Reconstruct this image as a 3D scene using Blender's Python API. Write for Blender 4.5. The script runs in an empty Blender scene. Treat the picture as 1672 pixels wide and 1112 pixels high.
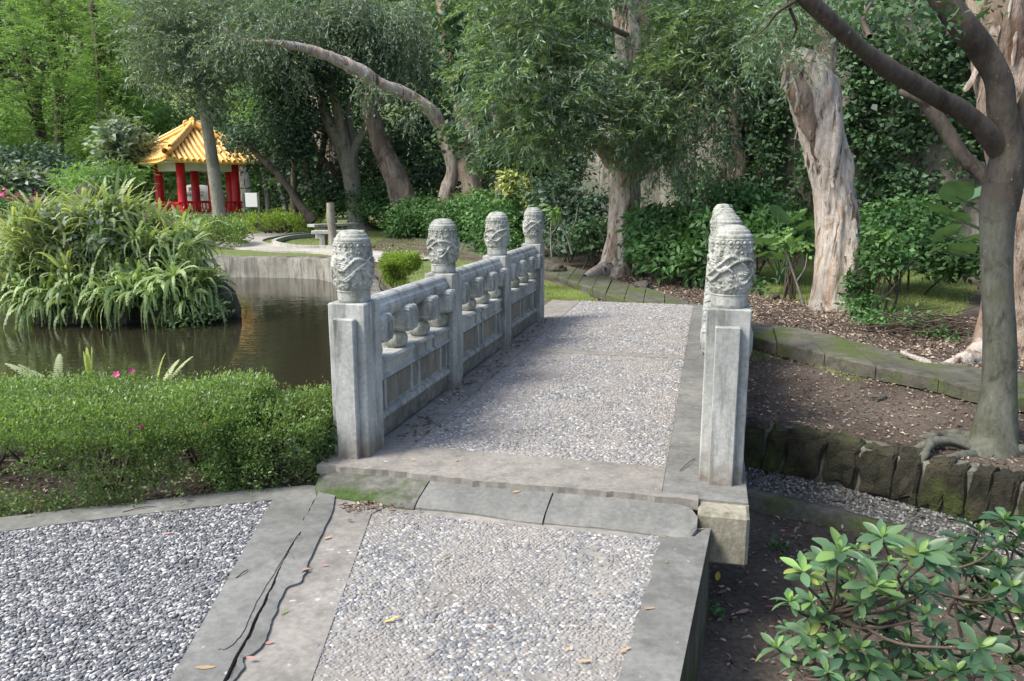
import bpy, math, random
import numpy as np
from mathutils import Vector, Matrix

rng = np.random.default_rng(11)
random.seed(5)
sc = bpy.context.scene
C = sc.collection
PI = math.pi

# ------------------------------------------------------------------ camera
FPX = 1281.0; CAMH = 1.5; TH = math.atan(246 / FPX); CT, ST = math.cos(TH), math.sin(TH)
cam_d = bpy.data.cameras.new("camera")
cam = bpy.data.objects.new("camera", cam_d); C.objects.link(cam)
cam.location = (0, 0, CAMH); cam.rotation_euler = (PI / 2 - TH, 0, 0)
cam_d.sensor_width = 36; cam_d.lens = 36 * FPX / 1672; cam_d.clip_start = 0.05; cam_d.clip_end = 500
sc.camera = cam
# ------------------------------------------------------------------ sky, sun
SUN_EL, SUN_AZ = math.radians(52), math.radians(-112)      # azimuth clockwise from +Y
w = bpy.data.worlds.new("World"); sc.world = w; w.use_nodes = True
nt = w.node_tree; bg = nt.nodes["Background"]
sky = nt.nodes.new("ShaderNodeTexSky"); sky.sky_type = 'NISHITA'; sky.sun_disc = False
sky.sun_elevation = SUN_EL; sky.sun_rotation = SUN_AZ
sky.air_density = 1.0; sky.dust_density = 3.0; sky.ozone_density = 1.0
nt.links.new(sky.outputs[0], bg.inputs[0]); bg.inputs[1].default_value = 0.14
sd = bpy.data.lights.new("sun", 'SUN'); sd.energy = 2.3; sd.angle = math.radians(18); sd.color = (1.0, 0.95, 0.87)
so = bpy.data.objects.new("sun", sd); C.objects.link(so)
sv = Vector((math.sin(SUN_AZ) * math.cos(SUN_EL), math.cos(SUN_AZ) * math.cos(SUN_EL), math.sin(SUN_EL)))
so.rotation_euler = sv.to_track_quat('Z', 'Y').to_euler(); so.location = (0, 0, 30)
sc.view_settings.view_transform = 'Standard'; sc.view_settings.look = 'None'
sc.view_settings.gamma = 1.0; sc.view_settings.exposure = 1.15
try: sc.view_settings.use_curve_mapping = False
except Exception: pass
sc.render.engine = 'CYCLES'
sc.cycles.max_bounces = 6; sc.cycles.diffuse_bounces = 3; sc.cycles.glossy_bounces = 3
sc.cycles.transmission_bounces = 3; sc.cycles.transparent_max_bounces = 6
try: sc.cycles.use_denoising = True
except Exception: pass

# ------------------------------------------------------------------ layout helpers
def G(px, py, z=0.0):
    "ground point at height z seen at a photograph position"
    x = (px - 836) / FPX; y = (556 - py) / FPX
    d = (x, CT + y * ST, -ST + y * CT); t = (z - CAMH) / d[2]
    return (d[0] * t, d[1] * t)
def AT(px, py, Y):
    "point at distance Y along the view"
    x = (px - 836) / FPX; y = (556 - py) / FPX
    d = (x, CT + y * ST, -ST + y * CT); t = Y / d[1]
    return (d[0] * t, Y, CAMH + d[2] * t)
def R_(px, Y): return px / FPX * Y
def inpoly(P, poly):
    x, y = P[:, 0], P[:, 1]; ins = np.zeros(len(P), bool); n = len(poly)
    for i in range(n):
        x1, y1 = poly[i]; x2, y2 = poly[(i + 1) % n]
        if y1 == y2: continue
        c = ((y1 > y) != (y2 > y)) & (x < (x2 - x1) * (y - y1) / (y2 - y1) + x1)
        ins ^= c
    return ins
def polydist(P, line):
    d = np.full(len(P), 1e9)
    for (x1, y1), (x2, y2) in zip(line[:-1], line[1:]):
        a = np.array((x1, y1)); b = np.array((x2, y2)); ab = b - a
        t = np.clip(((P - a) @ ab) / (ab @ ab + 1e-12), 0, 1)
        d = np.minimum(d, np.linalg.norm(P - (a + t[:, None] * ab), axis=1))
    return d
_perm = np.random.default_rng(3).random(1 << 16)
def vnoise(P, s=1.0, seed=0):
    P = np.asarray(P, float) * s + 1000.0 + seed * 17.3
    i = np.floor(P).astype(np.int64); f = P - i; f = f * f * (3 - 2 * f)
    def h(dx, dy, dz):
        k = (i[:, 0] + dx) * 73856093 ^ (i[:, 1] + dy) * 19349663 ^ (i[:, 2] + dz) * 83492791
        return _perm[(k ^ (k >> 13)) & 0xffff]
    r = 0
    for dx in (0, 1):
        for dy in (0, 1):
            for dz in (0, 1):
                wgt = (f[:, 0] if dx else 1 - f[:, 0]) * (f[:, 1] if dy else 1 - f[:, 1]) * (f[:, 2] if dz else 1 - f[:, 2])
                r = r + wgt * h(dx, dy, dz)
    return r * 2 - 1
def fbm(P, s=1.0, o=3, seed=0):
    r = 0; a = 1
    for k in range(o):
        r = r + a * vnoise(P, s * 2 ** k, seed + k); a *= .5
    return r
def nrm(a): return a / (np.linalg.norm(a, axis=-1, keepdims=True) + 1e-9)

# ------------------------------------------------------------------ mesh helpers
def mesh(name, V, F, mat=None, smooth=False):
    "F: list of faces, or an int array (n,3)/(n,4), or a list of such arrays"
    me = bpy.data.meshes.new(name); V = np.asarray(V, np.float32)
    if isinstance(F, np.ndarray): F = [F]
    if len(F) and isinstance(F[0], np.ndarray):
        loops = np.concatenate([f.ravel() for f in F]).astype(np.int32)
        tot = np.concatenate([np.full(len(f), f.shape[1], np.int32) for f in F])
        me.vertices.add(len(V)); me.vertices.foreach_set("co", V.ravel())
        me.loops.add(len(loops)); me.loops.foreach_set("vertex_index", loops)
        me.polygons.add(len(tot)); me.polygons.foreach_set("loop_start", np.concatenate(([0], np.cumsum(tot)[:-1])).astype(np.int32))
        me.polygons.foreach_set("loop_total", tot)
        me.update(calc_edges=True); me.validate()
    else:
        me.from_pydata(V.tolist(), [], F); me.update()
    if smooth: me.polygons.foreach_set("use_smooth", np.ones(len(me.polygons), bool))
    if mat: me.materials.append(mat)
    return me
def put(name, me, parent=None, loc=(0, 0, 0), rot=(0, 0, 0), scale=None):
    o = bpy.data.objects.new(name, me); C.objects.link(o); o.location = loc; o.rotation_euler = rot
    if scale is not None: o.scale = scale if hasattr(scale, '__len__') else (scale,) * 3
    if parent:
        o.parent = parent
        if parent.name in WORLD: o.matrix_parent_inverse = Matrix.Translation(-parent.location)
    return o
WORLD = set()
def tag(o, label=None, cat=None, group=None, kind=None):
    if label: o['label'] = label
    if cat: o['category'] = cat
    if group: o['group'] = group
    if kind: o['kind'] = kind
    return o
def thing(name, label, cat, loc=(0, 0, 0), rz=0, group=None):
    o = bpy.data.objects.new(name, None); C.objects.link(o); o.empty_display_size = .1
    o.location = loc; o.rotation_euler = (0, 0, rz)
    return tag(o, label, cat, group)
class MB:
    "collects pieces into one mesh"
    def __init__(s): s.V = []; s.F = []; s.n = 0
    def add(s, V, F):
        V = np.asarray(V, float); s.V.append(V)
        for f in F: s.F.append([i + s.n for i in f])
        s.n += len(V); return s
    def box(s, x0, x1, y0, y1, z0, z1, c=0.0):
        if c <= 0:
            V = [(x, y, z) for z in (z0, z1) for y in (y0, y1) for x in (x0, x1)]
            return s.add(V, [(0, 2, 3, 1), (4, 5, 7, 6), (0, 1, 5, 4), (2, 6, 7, 3), (0, 4, 6, 2), (1, 3, 7, 5)])
        V = []; 
        for z, k in ((z0, c), (z0 + c, 0), (z1 - c, 0), (z1, c)):
            a0, a1, b0, b1 = x0 + k, x1 - k, y0 + k, y1 - k; q = c if k == 0 else c * .5
            V += [(a0 + q, b0, z), (a1 - q, b0, z), (a1, b0 + q, z), (a1, b1 - q, z), (a1 - q, b1, z), (a0 + q, b1, z), (a0, b1 - q, z), (a0, b0 + q, z)]
        F = [tuple(range(7, -1, -1)), tuple(range(24, 32))]
        for r in range(3):
            for i in range(8):
                j = (i + 1) % 8; F.append((r * 8 + i, r * 8 + j, r * 8 + 8 + j, r * 8 + 8 + i))
        return s.add(V, F)
    def lathe(s, prof, n=20, cx=0, cy=0, cz=0):
        V = []; 
        for r, z in prof:
            for i in range(n):
                a = 2 * PI * i / n; V.append((cx + r * math.cos(a), cy + r * math.sin(a), cz + z))
        F = []
        for k in range(len(prof) - 1):
            for i in range(n):
                j = (i + 1) % n; F.append((k * n + i, k * n + j, k * n + n + j, k * n + n + i))
        F.append(tuple(range(n - 1, -1, -1))); F.append(tuple(range((len(prof) - 1) * n, len(prof) * n)))
        return s.add(V, F)
    def prism(s, poly, z0, z1):
        n = len(poly); A = sum(poly[i][0] * poly[(i + 1) % n][1] - poly[(i + 1) % n][0] * poly[i][1] for i in range(n))
        if A < 0: poly = poly[::-1]
        V = [(x, y, z0) for x, y in poly] + [(x, y, z1) for x, y in poly]
        return s.add(V, [tuple(range(n - 1, -1, -1)), tuple(range(n, 2 * n))] + [(i, (i + 1) % n, n + (i + 1) % n, n + i) for i in range(n)])
    def extrude(s, prof, y0, y1):
        "closed profile in (x,z), swept along y"
        n = len(prof); V = [(x, y0, z) for x, z in prof] + [(x, y1, z) for x, z in prof]
        return s.add(V, [tuple(range(n)), tuple(range(2 * n - 1, n - 1, -1))] + [(i, n + i, n + (i + 1) % n, (i + 1) % n) for i in range(n)])
    def xf(s, M):
        s.V = [np.array([tuple(M @ Vector(v)) for v in V]) for V in s.V]; return s
    def me(s, name, mat, smooth=False): return mesh(name, np.concatenate(s.V), s.F, mat, smooth)
def catmull(P, n):
    P = np.asarray(P, float); P = np.vstack([2 * P[0] - P[1], P, 2 * P[-1] - P[-2]])
    out = []; m = len(P) - 3
    for t in np.linspace(0, m, n):
        i = min(int(t), m - 1); f = t - i; a, b, c, d = P[i:i + 4]
        out.append(.5 * ((2 * b) + (c - a) * f + (2 * a - 5 * b + 4 * c - d) * f * f + (3 * b - a - 3 * c + d) * f ** 3))
    return np.array(out)
def tube(pts, rad, sides=8, n=None, bump=0.0, bs=6.0, seed=0, flare=None, vstretch=.25):
    "pts (k,3), rad (k,) -> V, quads"
    pr = np.column_stack([np.asarray(pts, float), np.asarray(rad, float)])
    if n is None: n = max(4, 4 * len(pr))
    q = catmull(pr, n); P = q[:, :3]; r = np.maximum(q[:, 3], 1e-4)
    T = nrm(np.gradient(P, axis=0)); up = np.array((0.03, 1, 0.02)) if abs(T[0][2]) > .5 else np.array((0, 0, 1.))
    U = []; u = up
    for t in T:
        u = u - t * (u @ t); u = u / np.linalg.norm(u); U.append(u)
    U = np.array(U); W = np.cross(T, U)
    a = np.linspace(0, 2 * PI, sides, endpoint=False)
    dirs = U[:, None] * np.cos(a)[None, :, None] + W[:, None] * np.sin(a)[None, :, None]
    rr = np.repeat(r[:, None], sides, 1)
    if flare is not None:   # root flare near the start: (height fraction, amount, lobes)
        hf, am, lb = flare; tt = np.linspace(0, 1, n); k = np.clip(1 - tt / hf, 0, 1) ** 2
        rr = rr * (1 + k[:, None] * am * (.55 + .6 * np.maximum(0, np.cos(a * lb + seed))[None, :]))
    V = P[:, None] + dirs * rr[..., None]
    if bump > 0:
        Q = V.reshape(-1, 3) * np.array((1, 1, vstretch)); nn = fbm(Q, bs, 3, seed).reshape(n, sides)
        V = V + dirs * (nn * bump)[..., None]
    V = V.reshape(-1, 3); i = np.arange(n - 1)[:, None] * sides; j = np.arange(sides)[None]; k = (j + 1) % sides
    F = np.stack([i + j, i + k, i + sides + k, i + sides + j], -1).reshape(-1, 4)
    return V, F
def join(parts):
    V = []; F = []; n = 0
    for v, f in parts: V.append(v); F.append(f + n); n += len(v)
    return np.concatenate(V), np.concatenate(F)

# ------------------------------------------------------------------ materials
def newmat(name):
    m = bpy.data.materials.new(name); m.use_nodes = True; return m, m.node_tree, m.node_tree.nodes["Principled BSDF"]
def N(t, typ, **kw):
    n = t.nodes.new(typ)
    for k, v in kw.items():
        if isinstance(k, str) and hasattr(n, k): setattr(n, k, v)
    return n
def noise(t, scale, detail=4, rough=.6, stretch=(1, 1, 1), src=None, dist=0.0):
    g = N(t, "ShaderNodeNewGeometry"); mp = N(t, "ShaderNodeMapping"); mp.inputs['Scale'].default_value = stretch
    t.links.new(g.outputs['Position'] if src is None else src, mp.inputs['Vector'])
    n = N(t, "ShaderNodeTexNoise"); n.inputs['Scale'].default_value = scale; n.inputs['Detail'].default_value = detail
    n.inputs['Roughness'].default_value = rough; n.inputs['Distortion'].default_value = dist
    t.links.new(mp.outputs[0], n.inputs['Vector']); return n.outputs['Fac']
def ramp(t, fac, stops, interp='LINEAR'):
    r = N(t, "ShaderNodeValToRGB"); cr = r.color_ramp; cr.interpolation = interp
    while len(cr.elements) < len(stops): cr.elements.new(.5)
    for e, (p, c) in zip(cr.elements, stops):
        e.position = p; e.color = (*c, 1) if len(c) == 3 else c
    t.links.new(fac, r.inputs[0]); return r.outputs[0]
def g1(v): return (v, v, v)
def mixc(t, fac, a, b, mode='MIX'):
    m = N(t, "ShaderNodeMix"); m.data_type = 'RGBA'; m.blend_type = mode
    if isinstance(fac, (int, float)): m.inputs[0].default_value = fac
    else: t.links.new(fac, m.inputs[0])
    for s, i in ((a, 6), (b, 7)):
        if isinstance(s, tuple): m.inputs[i].default_value = (*s, 1)
        else: t.links.new(s, m.inputs[i])
    return m.outputs[2]
def bump(t, p, h, strength=.5, dist=.01):
    b = N(t, "ShaderNodeBump"); b.inputs['Strength'].default_value = strength; b.inputs['Distance'].default_value = dist
    t.links.new(h, b.inputs['Height']); t.links.new(b.outputs[0], p.inputs['Normal'])
def stone(name, a, b, dark, scale=3, grime=.45, streak=(1, 1, .12), rough=.85, bscale=60, bst=.4, bd=.004, moss=None, moss_lo=.5, speck=None, basez=None):
    m, t, p = newmat(name)
    col = ramp(t, noise(t, scale, 5), [(.3, a), (.7, b)])
    fine = ramp(t, noise(t, scale * 14, 4), [(.3, g1(.78)), (.7, g1(1.12))]); col = mixc(t, 1.0, col, fine, 'MULTIPLY')
    st = ramp(t, noise(t, scale * 3.2, 6, .7, streak), [(.47, g1(0)), (.64 + (1 - grime) * .2, g1(1))])
    col = mixc(t, st, col, dark); col = mixc(t, 1.0, col, ramp(t, noise(t, .9, 4, .6), [(.3, (.80, .80, .78)), (.7, (1.16, 1.15, 1.12))]), 'MULTIPLY')
    if speck:
        sp = ramp(t, noise(t, speck[0], 3, .6), [(speck[2], g1(0)), (speck[2] + .05, g1(1))]); col = mixc(t, sp, col, speck[1])
    if moss:
        ms = ramp(t, noise(t, 2.3, 5, .65), [(moss_lo, g1(0)), (moss_lo + .12, g1(1))])
        mc = ramp(t, noise(t, 30, 3), [(.3, moss), (.7, tuple(c * 1.9 for c in moss))]); col = mixc(t, ms, col, mc)
    if basez is not None:     # splash-back dirt just above the deck
        g = N(t, "ShaderNodeNewGeometry"); sx = N(t, "ShaderNodeSeparateXYZ"); t.links.new(g.outputs['Position'], sx.inputs[0])
        mr = N(t, "ShaderNodeMapRange"); mr.inputs[1].default_value = basez[0]; mr.inputs[2].default_value = basez[1]; mr.inputs[3].default_value = 1; mr.inputs[4].default_value = 0
        t.links.new(sx.outputs[2], mr.inputs[0])
        mm = N(t, "ShaderNodeMath"); mm.operation = 'MULTIPLY'; t.links.new(mr.outputs[0], mm.inputs[0])
        t.links.new(ramp(t, noise(t, 14, 5), [(.35, g1(.2)), (.6, g1(1))]), mm.inputs[1]); col = mixc(t, mm.outputs[0], col, basez[2])
    t.links.new(col, p.inputs['Base Color']); p.inputs['Roughness'].default_value = rough
    p.inputs['Specular IOR Level'].default_value = .3
    bump(t, p, noise(t, bscale, 6, .7), bst, bd); return m
def leafmat(name, cols, transl=.35, rough=.5, spec=.4, patch=1.2, under=None):
    m, t, p = newmat(name); out = t.nodes["Material Output"]
    g = N(t, "ShaderNodeNewGeometry"); n = len(cols)
    col = ramp(t, g.outputs['Random Per Island'], [(i / max(1, n - 1), c) for i, c in enumerate(cols)])
    pt = ramp(t, noise(t, patch, 3), [(.3, g1(.6)), (.7, g1(1.4))]); col = mixc(t, 1.0, col, pt, 'MULTIPLY')
    t.links.new(col, p.inputs['Base Color']); p.inputs['Roughness'].default_value = rough; p.inputs['Specular IOR Level'].default_value = spec
    tr = N(t, "ShaderNodeBsdfTranslucent"); tc = mixc(t, 1.0, col, (1.3, 1.35, .55), 'MULTIPLY'); t.links.new(tc, tr.inputs[0])
    mx = N(t, "ShaderNodeMixShader"); mx.inputs[0].default_value = transl
    t.links.new(p.outputs[0], mx.inputs[1]); t.links.new(tr.outputs[0], mx.inputs[2]); t.links.new(mx.outputs[0], out.inputs[0]); return m
def islandmat(name, cols, rough=.6, interp='CONSTANT', spec=.4, dust=None):
    m, t, p = newmat(name); g = N(t, "ShaderNodeNewGeometry")
    col = ramp(t, g.outputs['Random Per Island'], cols, interp)
    if dust:
        ds = ramp(t, noise(t, dust[0], 5, .7), [(dust[2], g1(0)), (dust[2] + .25, g1(dust[3]))]); col = mixc(t, ds, col, dust[1])
    t.links.new(col, p.inputs['Base Color']); p.inputs['Roughness'].default_value = rough; p.inputs['Specular IOR Level'].default_value = spec; return m
def plain(name, c, rough=.6, var=.25, scale=8, bst=.15, spec=.4):
    m, t, p = newmat(name)
    col = ramp(t, noise(t, scale, 5), [(.3, tuple(x * (1 - var) for x in c)), (.7, tuple(min(1, x * (1 + var)) for x in c))])
    t.links.new(col, p.inputs['Base Color']); p.inputs['Roughness'].default_value = rough; p.inputs['Specular IOR Level'].default_value = spec
    bump(t, p, noise(t, scale * 8, 4), bst, .004); return m
def bark(name, a, b, c, sx=5, crack=(.06, .04, .03), bst=.8, rough=.85, bd=.02, patch=2.2, zs=.22, lichen=False):
    m, t, p = newmat(name)
    col = ramp(t, noise(t, patch, 5, .6, (1, 1, .4), dist=.6), [(.32, a), (.5, b), (.66, c)], 'LINEAR')
    fl = noise(t, sx * 3, 6, .75, (1, 1, zs), dist=.4)
    col = mixc(t, ramp(t, fl, [(.36, g1(.9)), (.46, g1(0))]), col, crack)
    fine = ramp(t, noise(t, sx * 14, 4, .7, (1, 1, .3)), [(.3, g1(.7)), (.7, g1(1.15))]); col = mixc(t, 1.0, col, fine, 'MULTIPLY')
    if lichen: col = mixc(t, ramp(t, noise(t, 38, 3, .6), [(.69, g1(0)), (.74, g1(.8))]), col, (.24, .245, .22)); col = mixc(t, ramp(t, noise(t, 3.4, 5, .7), [(.56, g1(0)), (.70, g1(.7))]), col, (.085, .095, .05))
    t.links.new(col, p.inputs['Base Color']); p.inputs['Roughness'].default_value = rough; p.inputs['Specular IOR Level'].default_value = .2
    bump(t, p, fl, bst, bd); return m

M = {}
M['marble'] = stone('carved_stone', (.26, .275, .265), (.43, .445, .43), (.095, .10, .09), 3.4, .75, speck=(55, (.10, .11, .10), .70), basez=(.0, .22, (.16, .13, .10)))
M['marble_cap'] = stone('carved_cap_stone', (.25, .265, .24), (.43, .445, .42), (.11, .12, .085), 7, .8, (1, 1, .6), bscale=90)
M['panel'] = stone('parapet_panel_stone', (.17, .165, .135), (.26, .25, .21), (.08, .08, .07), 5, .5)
M['parapet'] = stone('parapet_stone', (.20, .21, .19), (.33, .345, .325), (.12, .125, .115), 4, .6, basez=(.02, .26, (.09, .08, .065)))
M['concrete'] = stone('path_concrete', (.135, .138, .13), (.215, .217, .205), (.095, .097, .09), 2.2, .55, (1, 1, 1), speck=(16, (.36, .355, .34), .69), bst=.5, bd=.003)
M['concrete_dusty'] = stone('dusty_concrete', (.20, .19, .17), (.29, .275, .25), (.13, .125, .115), 2.6, .55, (1, 1, 1), speck=(16, (.40, .39, .365), .68), bst=.5, bd=.003)
M['edge'] = stone('edge_concrete', (.22, .21, .17), (.34, .32, .25), (.09, .09, .06), 3, .6, (1, 1, .4), bst=.7, bd=.006, moss=(.05, .065, .02), moss_lo=.56)
M['ramp_side'] = stone('dark_ramp_side', (.07, .068, .055), (.14, .135, .11), (.03, .03, .022), 3, .8, (1, 1, .3), bst=.9, bd=.01, moss=(.035, .045, .015), moss_lo=.5)  # ramp body, darker than the concrete laid on top, with moss patches
M['kerb'] = stone('kerb_cement', (.13, .135, .128), (.225, .225, .212), (.12, .125, .12), 3, .5, (1, 1, 1), bst=.6, bd=.004)
M['kerb_moss'] = stone('mossy_kerb_cement', (.07, .075, .062), (.21, .205, .185), (.05, .055, .04), 3, .6, (1, 1, 1), bst=.8, bd=.006, moss=(.028, .048, .010), moss_lo=.46)
M['mortar'] = stone('pebble_mortar', (.22, .21, .19), (.31, .295, .265), (.14, .135, .12), 2, .4, (1, 1, 1), bst=.6, bd=.003)
M['mortar_dark'] = stone('dark_mortar', (.12, .12, .125), (.18, .18, .18), (.07, .07, .075), 3, .4, (1, 1, 1), bst=.6, bd=.003)
M['slab'] = stone('mossy_slab', (.085, .082, .068), (.15, .145, .12), (.04, .04, .032), 2.5, .7, (1, 1, 1), bst=1, bd=.01, moss=(.05, .066, .02), moss_lo=.46)
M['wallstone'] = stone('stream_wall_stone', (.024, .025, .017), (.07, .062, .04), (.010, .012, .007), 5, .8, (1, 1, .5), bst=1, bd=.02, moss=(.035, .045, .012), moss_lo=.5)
M['wallmortar'] = stone('stream_wall_mortar', (.10, .10, .085), (.20, .195, .165), (.03, .032, .024), 5, .9, (1, 1, .5), bst=.9, bd=.008)
M['bank'] = stone('pond_bank_cement', (.20, .195, .17), (.36, .35, .315), (.09, .085, .065), 2.6, .95, (1, 1, .14), bst=1, bd=.04, moss=(.07, .085, .03), moss_lo=.60)
M['retain'] = stone('retaining_wall_concrete', (.13, .13, .105), (.25, .245, .21), (.05, .05, .038), .9, .75, (1, 1, .12), bst=.6, bd=.02, moss=(.04, .055, .02), moss_lo=.58)
M['rock'] = stone('island_rock', (.07, .063, .052), (.16, .145, .125), (.025, .024, .018), 2.5, .6, (1, 1, .5), bst=1, bd=.03, moss=(.04, .055, .015), moss_lo=.6)
M['boulder'] = stone('inscribed_boulder', (.55, .53, .48), (.70, .67, .61), (.30, .29, .25), 1.5, .3)
M['bench'] = stone('bench_concrete', (.32, .33, .30), (.46, .46, .42), (.15, .15, .12), 3, .5)
M['farpath'] = stone('far_path_aggregate', (.33, .31, .28), (.44, .42, .385), (.22, .21, .19), 1.2, .4, (1, 1, 1), speck=(60, (.58, .56, .53), .6), bst=.4, bd=.004)
M['soil'] = stone('dark_soil', (.035, .026, .019), (.075, .055, .04), (.02, .015, .012), 4, .6, (1, 1, 1), bst=1, bd=.03)
peb = [(0, (.11, .12, .135)), (.14, (.16, .17, .18)), (.32, (.22, .225, .23)), (.50, (.27, .27, .265)), (.66, (.19, .18, .165)), (.76, (.34, .335, .32)), (.90, (.48, .47, .45)), (.955, (.25, .21, .18))]
M['peb_l'] = islandmat('path_pebbles', [(0, (.085, .09, .098)), (.16, (.125, .13, .138)), (.38, (.175, .178, .18)), (.58, (.24, .24, .235)), (.70, (.32, .315, .305)), (.82, (.45, .445, .43)), (.95, (.22, .20, .18))], .6, spec=.35)
M['peb_r'] = islandmat('ramp_pebbles', peb, .65, dust=(2.2, (.27, .25, .225), .40, .8))
M['peb_g'] = islandmat('stream_gravel', [(0, (.05, .05, .048)), (.4, (.10, .10, .095)), (.75, (.18, .175, .16)), (.93, (.3, .3, .28))], .8)
M['water_bed'] = plain('pond_mud', (.05, .045, .025))
def paper(name, stops, crack, sx=3.2):
    m, t, p = newmat(name)
    pn = noise(t, 2.6, 6, .62, (1, 1, .45), dist=1.1); col = ramp(t, pn, stops)
    strip_ = noise(t, sx * 2.4, 6, .72, (1, 1, .10), dist=.5)
    col = mixc(t, ramp(t, strip_, [(.37, g1(1)), (.45, g1(0))]), col, crack)
    col = mixc(t, ramp(t, noise(t, 7, 5, .7, (1, 1, .3), dist=.8), [(.58, g1(0)), (.64, g1(.65))]), col, (.22, .135, .085))
    col = mixc(t, 1.0, col, ramp(t, noise(t, sx * 16, 4, .7, (1, 1, .3)), [(.3, g1(.72)), (.7, g1(1.14))]), 'MULTIPLY')
    t.links.new(col, p.inputs['Base Color']); p.inputs['Roughness'].default_value = .85; p.inputs['Specular IOR Level'].default_value = .2
    ad_ = N(t, "ShaderNodeMath"); ad_.operation = 'ADD'; t.links.new(strip_, ad_.inputs[0]); t.links.new(pn, ad_.inputs[1]); bump(t, p, ad_.outputs[0], 1.0, .05); return m
M['mela'] = paper('paperbark_tree_bark', [(.30, (.20, .14, .095)), (.40, (.34, .265, .20)), (.48, (.47, .425, .365)), (.55, (.38, .345, .31)), (.62, (.42, .32, .25)), (.72, (.25, .165, .11))], (.075, .05, .034))
M['mela_old'] = bark('paperbark', (.30, .235, .18), (.40, .37, .33), (.20, .135, .085), 3.2, (.075, .048, .033), bst=1, bd=.05, patch=3, zs=.12)
M['mela_in'] = bark('paperbark_orange', (.22, .145, .10), (.33, .27, .215), (.13, .08, .05), 5, (.06, .038, .027), bst=1, bd=.04)
M['flake'] = bark('bark_flake', (.25, .175, .12), (.36, .32, .275), (.13, .08, .05), 9, (.09, .055, .035), patch=6, bst=.8, bd=.01)
M['mela_dark'] = bark('far_paperbark', (.12, .09, .065), (.19, .16, .13), (.075, .052, .036), 3, (.035, .025, .018))
M['smooth'] = bark('smooth_grey_bark', (.075, .08, .06), (.115, .118, .095), (.058, .062, .044), 3, (.055, .056, .042), .5, .8, .012, 3, .7, lichen=True)
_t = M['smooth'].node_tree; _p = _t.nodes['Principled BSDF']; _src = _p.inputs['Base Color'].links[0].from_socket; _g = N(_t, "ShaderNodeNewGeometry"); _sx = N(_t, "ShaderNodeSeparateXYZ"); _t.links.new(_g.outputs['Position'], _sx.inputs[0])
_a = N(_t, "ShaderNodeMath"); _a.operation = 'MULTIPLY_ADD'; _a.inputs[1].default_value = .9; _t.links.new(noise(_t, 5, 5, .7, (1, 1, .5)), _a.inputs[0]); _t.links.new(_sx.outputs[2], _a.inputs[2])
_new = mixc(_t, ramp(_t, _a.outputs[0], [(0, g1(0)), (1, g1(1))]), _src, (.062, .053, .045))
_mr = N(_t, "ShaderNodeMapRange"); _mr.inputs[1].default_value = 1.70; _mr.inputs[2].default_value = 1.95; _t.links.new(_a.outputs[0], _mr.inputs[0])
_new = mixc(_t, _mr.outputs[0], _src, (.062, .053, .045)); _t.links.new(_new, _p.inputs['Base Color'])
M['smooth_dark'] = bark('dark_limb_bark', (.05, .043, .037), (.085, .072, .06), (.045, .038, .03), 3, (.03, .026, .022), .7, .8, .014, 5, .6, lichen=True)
M['grey'] = bark('pale_grey_bark', (.20, .19, .15), (.29, .275, .22), (.15, .14, .10), 3, (.10, .09, .07), .35, .85, .01, 3, .6)
M['dbark'] = bark('dark_bark', (.085, .072, .055), (.13, .11, .085), (.05, .042, .034), 4, (.03, .025, .02), .5, .9, .01)
M['twig'] = plain('twig_bark', (.16, .13, .10), .85, .3)
M['twigd'] = plain('dark_twig_bark', (.075, .055, .042), .85, .3)
M['l_hedge'] = leafmat('hedge_leaf', [(0.080, 0.155, 0.041), (0.128, 0.222, 0.059), (0.192, 0.296, 0.088), (0.160, 0.247, 0.070), (0.256, 0.333, 0.129), (0.096, 0.173, 0.052)], .35, .45, .45, 2)
M['l_hedge2'] = leafmat('bright_hedge_leaf', [(0.138, 0.230, 0.040), (0.218, 0.333, 0.057), (0.310, 0.414, 0.081), (0.172, 0.265, 0.046)], .35, .5, .3, 1)
M['l_feather'] = leafmat('feathery_leaf', [(0.104, 0.201, 0.074), (0.153, 0.268, 0.099), (0.218, 0.347, 0.136), (0.131, 0.235, 0.086)], .45, .6, .2, .35)
M['l_grey'] = leafmat('grey_green_leaf', [(0.104, 0.158, 0.105), (0.157, 0.216, 0.149), (0.240, 0.303, 0.220), (0.125, 0.181, 0.116)], .3, .5, .4, .6)
M['l_dark'] = leafmat('dark_glossy_leaf', [(0.037, 0.075, 0.050), (0.056, 0.106, 0.069), (0.100, 0.163, 0.100), (0.044, 0.088, 0.056)], .2, .55, .35, .6)
M['l_mela'] = leafmat('paperbark_leaf', [(0.082, 0.138, 0.081), (0.121, 0.190, 0.116), (0.174, 0.253, 0.163), (0.097, 0.161, 0.101), (0.241, 0.333, 0.217)], .35, .45, .5, .9)
M['l_mela_y'] = leafmat('fresh_paperbark_leaf', [(0.118, 0.190, 0.078), (0.168, 0.260, 0.106), (0.227, 0.320, 0.146), (0.118, 0.190, 0.090)], .4, .45, .45, .9)
M['l_ivy'] = leafmat('creeper_leaf', [(0.033, 0.078, 0.039), (0.058, 0.124, 0.055), (0.098, 0.182, 0.078), (0.046, 0.098, 0.049), (0.130, 0.221, 0.091)], .25, .55, .35, .8)
M['l_under'] = leafmat('understorey_leaf', [(0.039, 0.098, 0.033), (0.065, 0.156, 0.046), (0.111, 0.221, 0.072), (0.052, 0.124, 0.039)], .28, .55, .35, .9)
M['l_wood'] = leafmat('far_wood_leaf', [(0.054, 0.095, 0.047), (0.095, 0.155, 0.074), (0.149, 0.223, 0.108), (0.068, 0.121, 0.061)], .3, .5, .35, .25)
M['l_woodl'] = leafmat('light_wood_leaf', [(0.091, 0.182, 0.058), (0.143, 0.260, 0.078), (0.208, 0.338, 0.117), (0.117, 0.221, 0.078)], .4, .5, .35, .4)
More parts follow.
